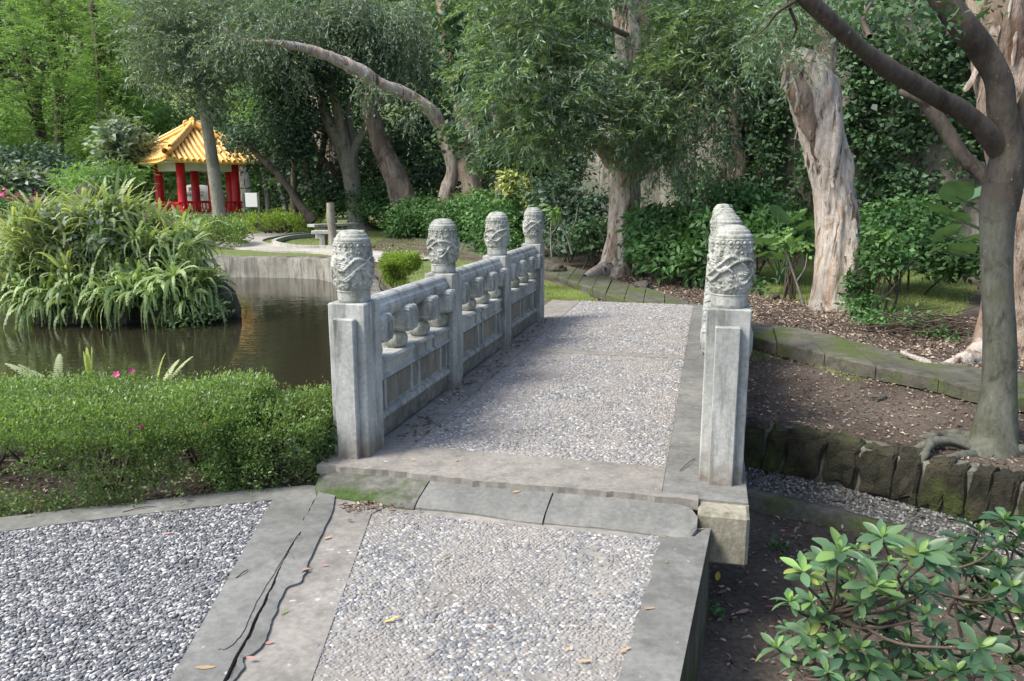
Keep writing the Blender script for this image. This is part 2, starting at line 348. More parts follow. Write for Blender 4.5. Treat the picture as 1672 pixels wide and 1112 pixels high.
M['l_fern'] = leafmat('fern_frond', [(0.139, 0.219, 0.085), (0.209, 0.292, 0.117), (0.292, 0.379, 0.170), (0.166, 0.248, 0.098)], .35, .5, .4, 1.3)
M['l_fernl'] = leafmat('pale_fern_frond', [(0.239, 0.311, 0.143), (0.326, 0.389, 0.192), (0.414, 0.467, 0.252), (0.276, 0.350, 0.143)], .4, .5, .4, 1.3)
M['l_shrub'] = leafmat('shrub_leaf', [(.04, .09, .045), (.06, .125, .06), (.095, .17, .08), (.05, .105, .052)], .22, .38, .45, 3)
_t = M['l_shrub'].node_tree; _oi = N(_t, "ShaderNodeObjectInfo"); _p = _t.nodes['Principled BSDF']; _src = _p.inputs['Base Color'].links[0].from_socket
_new = mixc(_t, 1.0, _src, ramp(_t, _oi.outputs['Random'], [(0, (.7, .82, .8)), (.5, (.95, .95, 1.0)), (.9, (1.15, 1.08, .95)), (.98, (2.4, 1.6, .8))]), 'MULTIPLY')
_new = mixc(_t, ramp(_t, noise(_t, 26, 4, .7), [(.66, g1(0)), (.74, g1(.7))]), _new, (.13, .10, .04)); _t.links.new(_new, _p.inputs['Base Color'])
M['l_young'] = leafmat('young_shrub_leaf', [(.16, .27, .09), (.20, .33, .10), (.13, .24, .08)], .35, .42, .4, 3)
M['l_var'] = leafmat('yellow_variegated_leaf', [(.35, .38, .12), (.48, .48, .20), (.18, .28, .07), (.10, .20, .05)], .35, .45, .4, 2)
M['l_taro'] = leafmat('elephant_ear_leaf', [(.06, .125, .075), (.09, .165, .095), (.11, .20, .08)], .25, .4, .4, 2)
M['grass'] = leafmat('grass_blade', [(0.149, 0.218, 0.057), (0.218, 0.299, 0.081), (0.299, 0.356, 0.127), (0.322, 0.322, 0.161)], .3, .6, .2, 1)
M['litter'] = islandmat('dry_leaf_litter', [(0, (.11, .07, .05)), (.2, (.18, .14, .105)), (.42, (.27, .215, .165)), (.58, (.08, .06, .045)), (.70, (.36, .30, .235)), (.86, (.20, .125, .095)), (.94, (.46, .38, .29))], .8)
M['flower'] = plain('pink_petal', (.62, .06, .22), .6, .2, 30)
M['red'] = plain('red_paint', (.52, .012, .018), .42, .12, 3, .05)
M['white'] = plain('white_plaster', (.70, .69, .66), .8, .1, 3)
M['tile'] = plain('orange_glazed_tile', (.84, .50, .15), .35, .25, 9, .2)
M['tile_d'] = plain('amber_ridge_tile', (.72, .38, .08), .35, .3, 9, .2)
M['ink'] = plain('carved_lettering', (.05, .07, .05), .8)
M['board'] = plain('white_board', (.82, .82, .80), .5, .03)
M['boardframe'] = plain('dark_board_frame', (.10, .11, .10), .7)
# water
m, t, p = newmat('pond_water'); p.inputs['Base Color'].default_value = (.024, .022, .013, 1); p.inputs['Roughness'].default_value = .015
p.inputs['IOR'].default_value = 1.5; p.inputs['Specular IOR Level'].default_value = .62
bump(t, p, noise(t, 4, 3, .5, (1, 2.4, 1)), .11, .04); M['water'] = m
# ground: dirt / litter / grass by painted mask
m, t, p = newmat('garden_ground'); at_ = N(t, "ShaderNodeAttribute"); at_.attribute_name = "grass"
dirt = ramp(t, noise(t, 1.3, 6, .65), [(.3, (.062, .050, .040)), (.5, (.11, .09, .072)), (.72, (.17, .145, .118))])
dirt = mixc(t, 1.0, dirt, ramp(t, noise(t, 34, 5, .75), [(.3, g1(.5)), (.7, g1(1.35))]), 'MULTIPLY')
gr = ramp(t, noise(t, 9, 5, .7), [(.3, (.09, .115, .04)), (.6, (.15, .19, .065)), (.8, (.20, .20, .10))])
ad = N(t, "ShaderNodeMath"); ad.operation = 'ADD'; t.links.new(at_.outputs['Fac'], ad.inputs[0])
sb = N(t, "ShaderNodeMath"); sb.operation = 'SUBTRACT'; sb.inputs[1].default_value = .5; t.links.new(noise(t, 3.2, 6, .7), sb.inputs[0]); t.links.new(sb.outputs[0], ad.inputs[1])
t.links.new(mixc(t, ramp(t, ad.outputs[0], [(.42, g1(0)), (.6, g1(1))]), dirt, gr), p.inputs['Base Color']); p.inputs['Roughness'].default_value = .95
p.inputs['Specular IOR Level'].default_value = .15; bump(t, p, noise(t, 22, 7, .75), .9, .03); M['ground'] = m

# ------------------------------------------------------------------ bridge frame
BA = math.radians(14.2); BU = np.array((math.sin(BA), math.cos(BA))); BV = np.array((BU[1], -BU[0])); B0 = np.array((-1.02, 4.14))
def B(u, v): return tuple(B0 + BU * u + BV * v)
SP = 1.535; BLEN = 6.6
# key lines
ZP = -.09
pond = [(-30, 5.15), (-1.35, 5.0), B(.5, -.16), B(4.0, -.16), (-1.05, 9.3), (-1.62, 10.8), (-2.05, 12.5), (-2.75, 15), (-3.3, 16.6), (-4.1, 17.7), (-5.4, 18.1), (-6.7, 18.3), (-9, 19.2), (-13, 22), (-20, 23.5), (-30, 22)]
bankline = pond[3:]
walltop = [(.9, 6.1), (1.2, 5.93), (1.74, 5.55), (2.35, 5.08), (3.01, 4.42), (3.5, 3.85), (4.3, 2.8), (5.5, 1.2), (6.2, -1)]
slabfront = [G(870, 440), G(1000, 484), G(1110, 516), G(1226, 552), G(1385, 592), G(1520, 618), G(1610, 640), (4.45, 4.75), (5.5, 3.4)]
bed = [(.2, -3), (.7, 3.0), B(.25, 1.6), B(.4, -.2), B(3.8, -.2), B(3.8, 1.7)] + [(x + .10, y + .14) for x, y in walltop]
terrace = [B(3.9, 1.8)] + walltop[::-1][0:0] + [(.9, 6.1), (1.2, 5.93), (1.74, 5.55), (2.35, 5.08), (3.01, 4.42), (3.5, 3.85), (4.3, 2.8), (5.5, 1.2), (6.2, -1), (8, -1), (7, 2)] + [(x + .22, y + .2) for x, y in slabfront[::-1]]
WL = [(17, 7.5), (9.5, 12.2), (5.0, 16.2), (2.4, 21.5), (-1.5, 33), (-3, 40)]         # retaining wall foot, right to back
rightside = WL + [(60, 60), (60, 7.5)]
def ground_z(P):
    x, y = P[:, 0], P[:, 1]
    n3 = np.column_stack([x, y, np.zeros_like(x)])
    z = -.03 + .03 * vnoise(n3, .6, 4) + np.clip(y - 26, 0, 30) * .02 + np.clip(y - 44, 0, 60) * .45
    z = z + np.clip(-x - 30, 0, 50) * .10 * (y > 0)
    z = np.where((x > 2) & (y > 5), z + np.clip(x - 4, 0, 9) * .03, z)
    r = inpoly(P, rightside); z = np.where(r, 4.6 + .3 * vnoise(n3, .5, 9), z)
    tr = inpoly(P, terrace); z = np.where(tr, -.2 + .022 * vnoise(n3, 1.5, 5) + .085 * np.clip(1.2 - polydist(P, slabfront) / .6, 0, 1), z)
    b = inpoly(P, bed); z = np.where(b, -.62 + .03 * vnoise(n3, 1.2, 6), z)
    near = (y < 5.0) & (x < -.9) | (y < 3.6) & (x < .6); z = np.where(near, -.14 + .012 * vnoise(n3, 3, 2), z)
    z = np.where((y < 3.9) & (x < .85), np.minimum(z, -.2), z)
    nose = inpoly(P, [B(-.9, -.02), B(-.9, 2.1), B(.7, 2.1), B(.7, -.02)]); z = np.where(nose, np.minimum(z, -.35), z)
    pd = inpoly(P, pond); z = np.where(pd, -1.5, z)
    return z
xs = np.unique(np.concatenate([np.arange(-70, -10, 1.5), np.arange(-10, -3, .25), np.arange(-3, 6.5, .09), np.arange(6.5, 14, .3), np.arange(14, 70, 2.)]))
ys = np.unique(np.concatenate([np.arange(-20, 1, 1.), np.arange(1, 12, .09), np.arange(12, 26, .25), np.arange(26, 95, 1.5)]))
X, Y = np.meshgrid(xs, ys); P2 = np.column_stack([X.ravel(), Y.ravel()]); Z = ground_z(P2)
rough = fbm(np.column_stack([P2, np.zeros(len(P2))]), 5, 3, 8) * .012; Z = Z + np.where(Z > -1, rough, 0)
nx, ny = len(xs), len(ys); ii = (np.arange(ny - 1)[:, None] * nx + np.arange(nx - 1)[None]).ravel()
gme = mesh('ground', np.column_stack([P2, Z]), np.column_stack([ii, ii + 1, ii + nx + 1, ii + nx]), M['ground'], True)
# grass mask
lawnR = [G(1230, 430, .05), G(1330, 425, .05), G(1500, 420, .1), G(1600, 470, .1), G(1560, 520, .05), G(1420, 500, .05), G(1240, 478, .05)]
strip = [G(880, 455), G(905, 462), G(1010, 490), G(1075, 514), G(985, 508), G(893, 486)]
mid = [G(606, 438), G(640, 415), G(760, 420), G(860, 440), G(880, 470), G(860, 520), G(700, 520), G(650, 480)]
isle_g = [G(460, 396), G(520, 385), G(700, 388), G(690, 412), G(560, 412), G(490, 408)]
terr_g = [G(1226, 560, -.2), G(1330, 590, -.2), G(1450, 640, -.2), G(1380, 640, -.2), G(1290, 600, -.2), G(1226, 600, -.2)]
gm = np.zeros(len(P2))
for pl, amt in ((lawnR, .85), (strip, 1.1), (mid, .7), (isle_g, .4), (terr_g, .62)):
    d = polydist(P2, pl + [pl[0]]); s = np.where(inpoly(P2, pl), d, -d); gm = np.maximum(gm, amt * np.clip(.5 + s * 1.6, 0, 1))
gm = np.maximum(gm, np.where((P2[:, 0] < -4.2) & (P2[:, 1] > 18.3), .7, 0)); gm = np.maximum(gm, np.where(P2[:, 1] > 44, .8, 0))
gm = np.maximum(gm, np.where(P2[:, 0] < -18, .8, 0))
a = gme.attributes.new("grass", 'FLOAT', 'POINT'); a.data.foreach_set("value", gm.astype(np.float32))
tag(put('ground', gme), kind='structure')
def gz(x, y): return float(ground_z(np.array([[x, y]]))[0])

# water
wz = -.45
wme = mesh('pond_water', [(x, y, wz) for x, y in pond], [tuple(range(len(pond)))], M['water'])
# run the water a little under the banks and under the bridge
big = [(-31, 4.9), (-1.3, 4.85), B(.3, .1), B(.3, 1.75), B(4.3, 1.75), B(4.3, .1), (-.9, 9.4), (-1.4, 10.9), (-1.85, 12.6), (-2.55, 15.1), (-3.0, 16.9), (-3.9, 17.95), (-5.4, 18.4), (-6.7, 18.6), (-9, 19.6), (-13, 22.4), (-20, 23.9), (-31, 22.5)]
big = [p for i, p in enumerate(big) if i not in (3, 4)]
tag(put('water', mesh('water', [(x, y, wz) for x, y in big], [tuple(range(len(big)))], M['water'])), kind='structure')

# ------------------------------------------------------------------ pebbles
def pebbles(poly, z, cell=.021, size=(.0105, .0072), hgt=.0055, ang=0, angj=.6, keep=.97, seed=0, zf=None):
    r = np.random.default_rng(seed); xs_ = [p[0] for p in poly]; ys_ = [p[1] for p in poly]
    nx_ = int((max(xs_) - min(xs_)) / cell) + 2; ny_ = int((max(ys_) - min(ys_)) / (cell * .78)) + 2
    gx, gy = np.meshgrid(np.arange(nx_), np.arange(ny_)); gx = gx + .5 * (gy % 2)
    P = np.column_stack([(gx * cell + min(xs_)).ravel(), (gy * cell * .78 + min(ys_)).ravel()]) + r.normal(0, cell * .17, (nx_ * ny_, 2))
    P = P[inpoly(P, poly)]
    # only where the view (with margin) could see them
    dz = z - CAMH; wd = P[:, 1] * CT - dz * ST; up = P[:, 1] * ST + dz * CT
    wear = fbm(np.column_stack([P, P[:, 0]]), 3.2, 4, seed + 40); keep = keep * np.where(wear > .85, .45, np.where(wear > .5, .85, 1.0)) * (1 - .75 * np.exp(-(np.linalg.norm(P - np.array(G(592, 842, ZP)), axis=1) / .16) ** 2)) if seed != 5 else keep * np.where(wear > .9, .6, 1.0)
    ok = (wd > .3) & (np.abs(P[:, 0]) / wd < 1.5) & (up / wd > -.85) & (r.random(len(P)) < keep)
    P = P[ok]; n = len(P)
    s = r.lognormal(0, .16, n); a_ = size[0] * s * r.uniform(.85, 1.15, n); b_ = size[1] * s * r.uniform(.8, 1.2, n); th = ang + r.normal(0, angj, n)
    k = 7; an = np.linspace(0, 2 * PI, k, endpoint=False)
    rings = [(1.0, -.6), (.93, .35), (.6, .9)]; L = []
    for q, h in rings:
        jit = 1 + r.normal(0, .05, (n, k))
        lx = a_[:, None] * np.cos(an) * q * jit; ly = b_[:, None] * np.sin(an) * q * jit
        x_ = lx * np.cos(th)[:, None] - ly * np.sin(th)[:, None] + P[:, :1]; y_ = lx * np.sin(th)[:, None] + ly * np.cos(th)[:, None] + P[:, 1:2]
        L.append(np.stack([x_, y_, np.full((n, k), 0) + h * hgt * s[:, None]], -1))
    top = np.stack([P[:, 0], P[:, 1], hgt * s], -1)[:, None]
    V = np.concatenate(L + [top], 1)                      # n, 3k+1, 3
    zz = z if zf is None else zf(V[..., 0], V[..., 1])
    V[..., 2] += zz; V[..., 2] -= (.0016 * np.clip(fbm(np.column_stack([P, P[:, 1]]), 6, 3, seed + 50), -1, 1) + r.normal(0, .0007, n))[:, None]
    base = (np.arange(n) * (3 * k + 1))[:, None, None]; j = np.arange(k); j2 = (j + 1) % k; q = []
    for rr in range(2): q.append(np.stack([rr * k + j, rr * k + j2, rr * k + k + j2, rr * k + k + j], -1))
    Q = (base + np.concatenate(q)[None]).reshape(-1, 4); T = (base + np.stack([2 * k + j, 2 * k + j2, np.full(k, 3 * k)], -1)[None]).reshape(-1, 3)
    return V.reshape(-1, 3), [Q, T]

# left path -------------------------------------------------------
def jag(p, q, n=14, amp=.008, seed=0):
    r = np.random.default_rng(seed); p = np.array(p); q = np.array(q); d = q - p; nn = np.array((-d[1], d[0])) / np.linalg.norm(d)
    return [tuple(p + d * t + nn * r.normal(0, amp) * (0 < t < 1)) for t in np.linspace(0, 1, n)]
# crack line from (527,795) down to (365,1112)
K0, K1 = G(524, 796, ZP), G(365, 1112, ZP); Kd = (K1[0] - K0[0], K1[1] - K0[1]); K2 = (K1[0] + Kd[0] * 2.2, K1[1] + Kd[1] * 2.2)
I0, I1 = G(445, 817, ZP), G(278, 1112, ZP); Id = (I1[0] - I0[0], I1[1] - I0[1]); I2 = (I1[0] + Id[0] * 2.2, I1[1] + Id[1] * 2.2)
O = [G(-700, 905, ZP), G(0, 846, ZP), G(190, 824, ZP), G(380, 803, ZP), G(505, 793, ZP)]       # outer edge along the hedge
Oin = [G(-700, 945, ZP), G(0, 869, ZP), G(190, 845, ZP), G(330, 829, ZP), I0]
lp = tag(put('path', MB().prism([O[0], *O[1:], K0, K2, (-9, K2[1])], -.5, ZP - .006).me('path', M['mortar_dark'])), kind='structure')
put('border', MB().prism(O + Oin[::-1], ZP - .004, ZP + .004).me('border', M['concrete']), lp)
left = jag(K0, K1, 26, .004, 3)
put('border', MB().prism([O[-1]] + left + [K2, I2, I1, I0], ZP - .004, ZP + .0045).me('border', M['concrete']), lp)
V, F = pebbles([Oin[0], Oin[1], Oin[2], Oin[3], I0, I1, I2, (-9, I2[1])], ZP, .0152, (.0098, .0054), .0034, .9, .55, .96, 5)
V[:, 2] -= .0015
tag(put('pebbles', mesh('pebbles', V, F, M['peb_l'], True), lp), kind='stuff')

skin = [G(x, y, ZP) for x, y in [(500, 846), (482, 868), (462, 884), (441, 905), (436, 930), (416, 948), (403, 975), (396, 1000), (388, 1015), (366, 1028), (352, 1038), (350, 1058), (366, 1063), (386, 1050), (402, 1024), (420, 985), (446, 940), (480, 886), (503, 850)]]
skin = catmull([(a_, b_, 0) for a_, b_ in skin], 90)[:, :2] + rng.normal(0, .0016, (90, 2)); put('cement_skin', MB().prism([tuple(q_) for q_ in skin], ZP + .002, ZP + .0085).me('cement_skin', M['concrete']), lp)
# ramp ------------------------------------------------------------
RR0, RR1 = G(1163, 852, ZP), G(1110, 1112, ZP); Rd = (RR1[0] - RR0[0], RR1[1] - RR0[1]); RR2 = (RR1[0] + Rd[0] * 2.2, RR1[1] + Rd[1] * 2.2)
gapk = .012
K0r = (K0[0] + gapk, K0[1] + .004); K1r = (K1[0] + gapk * 2.2, K1[1]); K2r = (K2[0] + gapk * 4, K2[1])
ramp_o = tag(put('ramp', MB().prism([(K0[0] - .01, K0[1] + .02), B(-.02, -.04), B(-.02, 2.0), RR0, RR1, RR2, K2r], -.75, ZP - .009).me('ramp', M['ramp_side'])), kind='structure')
put('ramp_bed', MB().prism([(K0[0] + .005, K0[1] + .01), B(-.04, -.03), B(-.04, 1.98), (RR0[0] - .01, RR0[1]), (RR1[0] - .01, RR1[1]), (RR2[0] - .01, RR2[1]), (K2r[0] + .01, K2r[1])], ZP - .03, ZP - .0065).me('ramp_bed', M['mortar']), ramp_o)
# broken cement strip on the left of the ramp
brk_px = [(548, 806), (544, 830), (530, 862), (516, 890), (505, 915), (497, 935), (492, 950), (470, 958), (463, 968), (455, 985), (452, 1000), (444, 1012), (440, 1028), (432, 1045), (424, 1056), (412, 1068), (400, 1076), (397, 1092), (384, 1112)]
brk = [G(x, y, ZP + .01) for x, y in brk_px]
brk = catmull([(a_, b_, 0) for a_, b_ in brk], 160)[:, :2]; brk = brk + np.column_stack([fbm(np.column_stack([brk, brk[:, 0]]), 14, 4, 3), fbm(np.column_stack([brk, brk[:, 1]]), 14, 4, 8)]) * .011 * np.linspace(.3, 1, 160)[:, None]
left = [tuple(q_) for q_ in np.column_stack([np.interp(np.linspace(0, 25, 120), np.arange(26), [p_[0] for p_ in left]), np.interp(np.linspace(0, 25, 120), np.arange(26), [p_[1] for p_ in left])])]
lf = [(x + .006 + .007 * abs(vnoise(np.array([[i * .13, 0, 0]]), 1, 3)[0]) + .017 * (i / 120) ** 2 * (1 + .6 * vnoise(np.array([[i * .22, 3, 0]]), 1, 5)[0]) + rng.normal(0, .0012), y) for i, (x, y) in enumerate(left)]
lfa = np.array(lf + [(lf[-1][0] - .17, lf[-1][1] - .5)]); bk = np.vstack([brk, [brk[-1] + (-.17, -.5)]])
def resamp(A, n): d = np.concatenate([[0], np.cumsum(np.linalg.norm(np.diff(A, axis=0), axis=1))]); q = np.linspace(0, d[-1], n); return np.column_stack([np.interp(q, d, A[:, 0]), np.interp(q, d, A[:, 1])])
def ribbon2(A, Bq, z0, z1, n=220):
    A, Bq = resamp(A, n), resamp(Bq, n); V = [(x, y, z1) for x, y in A] + [(x, y, z1 - .004) for x, y in Bq] + [(x, y, z0) for x, y in A] + [(x, y, z0) for x, y in Bq]; F = []
    for i in range(n - 1): F += [(i, i + 1, n + i + 1, n + i)[::-1], (i, 2 * n + i, 2 * n + i + 1, i + 1)[::-1], (n + i, n + i + 1, 3 * n + i + 1, 3 * n + i)[::-1]]
    F += [(0, n, 3 * n, 2 * n)]; return MB().add(V, F)
put('border', ribbon2(lfa, bk, ZP - .03, ZP + .015).me('border', M['concrete']), ramp_o)
Pl0, Pl1 = G(590, 838, ZP), G(488, 1112, ZP); Pd = (Pl1[0] - Pl0[0], Pl1[1] - Pl0[1]); Pl2 = (Pl1[0] + Pd[0] * 2.2, Pl1[1] + Pd[1] * 2.2)
Pr0, Pr1 = G(1085, 862, ZP), G(1025, 1060, ZP); Pe = (Pr1[0] - Pr0[0], Pr1[1] - Pr0[1]); Pr2 = (Pr1[0] + Pe[0] * 4, Pr1[1] + Pe[1] * 4)
put('border', ribbon2(np.array([K0r, K1r, K2r]), np.array([B(-.1, .32)] + jag(Pl0, Pl1, 20, .006, 8) + [Pl2]), ZP - .03, ZP + .002, 50).me('border', M['concrete_dusty']), ramp_o)
put('border', MB().prism([(K0[0] + .004, K0[1]), B(-.1, 0), B(-.1, .5), (Pl0[0] + .05, Pl0[1]), (Pl1[0] + .04, Pl1[1]), (K1[0] + .02, K1[1])], ZP - .03, ZP - .0015).me('border', M['concrete_dusty']), ramp_o)
put('border', MB().prism([Pr0, B(-.24, 1.99), RR0] + [RR1, RR2, Pr2] + jag(Pr1, Pr0, 20, .006, 9)[:-1], ZP - .006, ZP + .003).me('border', M['concrete']), ramp_o)
V, F = pebbles([Pl0, B(-.3, .45), B(-.3, 1.75), Pr0, Pr1, Pr2, Pl2, Pl1], ZP - .0065, .0190, (.0112, .0064), .0040, .1, .8, .97, 6)
tag(put('pebbles', mesh('pebbles', V, F, M['peb_r'], True), ramp_o), kind='stuff')

# ------------------------------------------------------------------ the bridge
br = thing('stone_bridge', 'pale carved stone footbridge with pebble deck and post balustrades over the pond inlet', 'bridge')
BM = Matrix(((BV[0], BU[0], 0, B0[0]), (BV[1], BU[1], 0, B0[1]), (0, 0, 1, 0), (0, 0, 0, 1)))   # local x = v, y = u
br.matrix_world = BM
def deckz(u): return .006 * np.clip(u, 0, 6)
def strip_mesh(v0, v1, u0, u1, zo, th, nu=16, nv=1):
    V = []; F = []
    us = np.linspace(u0, u1, nu + 1)
    for u in us:
        for v in (v0, v1): V.append((v, u, deckz(u) + zo))
        for v in (v0, v1): V.append((v, u, deckz(u) + zo - th))
    for i in range(nu):
        a = i * 4; b = a + 4; F += [(a, a + 1, b + 1, b), (a + 2, b + 2, b + 3, a + 3), (a, b, b + 2, a + 2), (a + 1, a + 3, b + 3, b + 1)]
    F += [(0, 2, 3, 1), (nu * 4, nu * 4 + 1, nu * 4 + 3, nu * 4 + 2)]
    return V, F
def lay(name, v0, v1, u0, u1, zo, th, mat, nu=16): 
    b = MB(); b.add(*strip_mesh(v0, v1, u0, u1, zo, th, nu)); return put(name, b.me(name, mat), br)
lay('deck_slab', -.06, 2.24, .012, BLEN, -.012, .24, M['edge'])
lay('deck_border', -.05, .33, .014, BLEN, 0, .01, M['concrete_dusty'])
lay('deck_border', 1.82, 2.235, .016, BLEN, 0, .01, M['concrete'])
lay('deck_border', .332, 1.818, .01, .42, 0.001, .01, M['concrete_dusty'], 2)
lay('deck_border', .332, 1.818, 3.25, 3.40, 0.001, .01, M['concrete_dusty'], 2)
lay('deck_bed', .332, 1.818, .422, BLEN, -.004, .006, M['mortar'])
V, F = pebbles([B(.43, .36), B(.43, 1.81), B(3.24, 1.81), B(3.24, .36)], 0, .0195, (.0112, .0064), .0040, .1, .8, .97, 7)
V2, F2 = pebbles([B(3.41, .36), B(3.41, 1.81), B(BLEN, 1.81), B(BLEN, .36)], 0, .024, (.0135, .0080), .0045, .1, .8, .97, 8)
F = [np.concatenate([F[0], F2[0] + len(V)]), np.concatenate([F[1], F2[1] + len(V)])]; V = np.concatenate([V, V2])
inv = np.array(BM.inverted()); V = V @ inv[:3, :3].T + inv[:3, 3]; V[:, 2] += deckz(V[:, 1]) - .0028
tag(put('pebbles', mesh('pebbles', V, F, M['peb_r'], True), br), kind='stuff')
# ragged front lip block under the right post, and the left end
put('end_block', MB().box(2.0, 2.24, -.13, .44, -.27, -.0135, .015).me('end_block', M['edge']), br)
lipV = []
b = MB(); n = 60; us = rng.normal(0, .004, n); vs = np.linspace(-.06, 2.0, n)
poly = [(v, -.015 + 0.012 * math.sin(v * 5) + u) for v, u in zip(vs, us)] + [(2.0, .05), (-.06, .05)]
b.prism([(x, y) for x, y in poly], -.045, .0035); put('deck_edge', b.me('deck_edge', M['concrete_dusty']), br)
# abutment and far end
put('abutment', MB().box(.0, 2.0, .10, .5, -1.2, -.27).me('abutment', M['edge']), br)
put('abutment', MB().box(-.06, 2.24, 3.6, BLEN - .05, -1.2, -.27).me('abutment', M['edge']), br)

# carved cap mesh --------------------------------------------------
def cap_mesh(sd0):
    H = .40; prof = [(0, .088), (.012, .092), (.055, .092), (.062, .096), (.066, .088), (.070, .092), (.085, .101), (.11, .104), (.20, .105), (.28, .103), (.315, .100), (.335, .099), (.345, .100), (.352, .097), (.358, .088), (.366, .086), (.372, .083), (.378, .074), (.385, .070), (.392, .060), (.398, .03), (.40, .0005)]
    pz = np.array([p[0] for p in prof]); pr = np.array([p[1] for p in prof])
    nth, nz = 240, 190; zz = np.linspace(0, H, nz); th = np.linspace(0, 2 * PI, nth, endpoint=False)
    Tt, Zz = np.meshgrid(th, zz); r = np.interp(Zz, pz, pr); R0 = .1
    arc = Tt * R0; per = 2 * PI * R0
    def wrap(d): return (d + per / 2) % per - per / 2
    h = np.zeros_like(r)
    # scalloped band with bead rosettes
    nb = 18; ph = (Tt * nb / (2 * PI)) % 1 - .5; ph_m = ph * per / nb
    h += .0045 * ((Zz > .30 - .010 * np.cos(ph * 2 * PI)) & (Zz < .333))
    dd = np.sqrt(ph_m ** 2 + (Zz - .316) ** 2); h += .006 * np.clip(1 - (dd / .010) ** 2, 0, 1) - .004 * np.exp(-((dd - .0115) / .0022) ** 2)
    body = np.clip((Zz - .085) / .01, 0, 1) * np.clip((.296 - Zz) / .01, 0, 1)
    # clouds: spirals
    r2 = np.random.default_rng(21 + sd0); hc = np.zeros_like(r)
    for k in range(190):
        a0 = r2.random() * per; z0 = r2.uniform(.095, .288); s = r2.uniform(.007, .014); sg = r2.choice([-1, 1]); p0 = r2.random() * 6
        dx = wrap(arc - a0); dz = Zz - z0; d = np.sqrt(dx * dx + dz * dz); an = np.arctan2(dz, dx)
        q = (np.clip(1 - d / s, 0, 1) ** .5) * (.008 + .0035 * np.cos(d / s * 9 + sg * an + p0)); hc = np.maximum(hc, q)
    h += hc * body
    # dragon bodies: two winding coils with scales
    for z0, am, fr, p0, wd in ((.215, .030, 3, .6, .0105), (.160, .034, 4, 2.4, .009), (.19, .055, 2, 3.9, .008)):
        zc = z0 + am * np.sin(Tt * fr + p0 + sd0 * 1.3) + .008 * np.sin(Tt * 5 + sd0); sl = am * fr / R0 * np.cos(Tt * fr + p0); d = (Zz - zc) / np.sqrt(1 + sl * sl); q = np.clip(1 - (d / wd) ** 2, 0, 1) ** .5
        sc_ = np.abs(np.sin(arc / .0055 * PI * .5)) * .003 + .0014 * np.cos(d / .0045)
        h = np.where(q > 0, np.maximum(h, (q * .0125 + sc_ * q) * body), h)
    # mane / flowing hair
    for a0, z0 in ((.5, .22), (2.1, .17), (3.6, .21), (5.1, .18)):
        dx = wrap(arc - a0 * R0); dz = Zz - z0; g = np.exp(-(dx / .030) ** 2 - (dz / .026) ** 2)
        h += g * (.007 + .0035 * np.sin((dz * 1.4 + dx * .5 + 9 * dx * dx) / .0026)) * body
    # wave scallops low down
    nw = 12; pw = ((Tt * nw / (2 * PI)) % 1 - .5) * per / nw; dw = np.sqrt(pw ** 2 + (Zz - .072) ** 2)
    h += .0022 * np.cos(dw / .0042) * ((Zz > .074) & (Zz < .10))
    Pn = np.column_stack([(np.cos(Tt) * r).ravel(), (np.sin(Tt) * r).ravel(), Zz.ravel()]); nn = fbm(Pn, 70, 3, 4).reshape(r.shape)
    h += nn * .0018 * body + fbm(Pn, 40, 2, 9).reshape(r.shape) * .0006
    rr = np.maximum(r + h, .0005)
    V = np.stack([rr * np.cos(Tt), rr * np.sin(Tt), Zz], -1).reshape(-1, 3)
    i = np.arange(nz - 1)[:, None] * nth; j = np.arange(nth)[None]; k = (j + 1) % nth
    F = np.stack([i + j, i + k, i + nth + k, i + nth + j], -1).reshape(-1, 4)
    return mesh('carved_cap', V, F, M['marble_cap'], True)
caps = [cap_mesh(k) for k in range(3)]
def rough_box(x0, x1, y0, y1, z0, z1, c, mat, name, amp=.0015):
    "a bevelled post cut into rings so its faces can be worn"
    n = 22; zs = np.concatenate([[z0, z0 + c], np.linspace(z0 + c, z1 - c, n)[1:], [z1]]); V = []
    m_ = 6
    def ring(z, k):
        a0, a1, b0, b1 = x0 + k, x1 - k, y0 + k, y1 - k; out = []; q = c
        for t in np.linspace(0, 1, m_): out.append((a0 + q + (a1 - a0 - 2 * q) * t, b0))
        for t in np.linspace(0, 1, m_): out.append((a1, b0 + q + (b1 - b0 - 2 * q) * t))
        for t in np.linspace(0, 1, m_): out.append((a1 - q - (a1 - a0 - 2 * q) * t, b1))
        for t in np.linspace(0, 1, m_): out.append((a0, b1 - q - (b1 - b0 - 2 * q) * t))
        return [(x, y, z) for x, y in out]
    for z in zs: V += ring(z, c if z in (z0, z1) else 0)
    V = np.array(V); k = 4 * m_; cx, cy = (x0 + x1) / 2, (y0 + y1) / 2
    d = nrm(V[:, :2] - (cx, cy)); V[:, :2] += d * (fbm(V, 9, 3, int(x0 * 91 + y0 * 37) % 50) * amp)[:, None]
    F = []
    for r in range(len(zs) - 1):
        for i in range(k): j = (i + 1) % k; F.append((r * k + i, r * k + j, r * k + k + j, r * k + k + i))
    F += [tuple(range(k - 1, -1, -1)), tuple(range((len(zs) - 1) * k, len(zs) * k))]
    return mesh(name, V, F, mat)
post_me = rough_box(-.11, .11, -.11, .11, -.02, .88, .006, M['marble'], 'post')
pil_me = rough_box(-.062, .062, -.05, .0, -.02, .80, .006, M['marble'], 'pilaster')
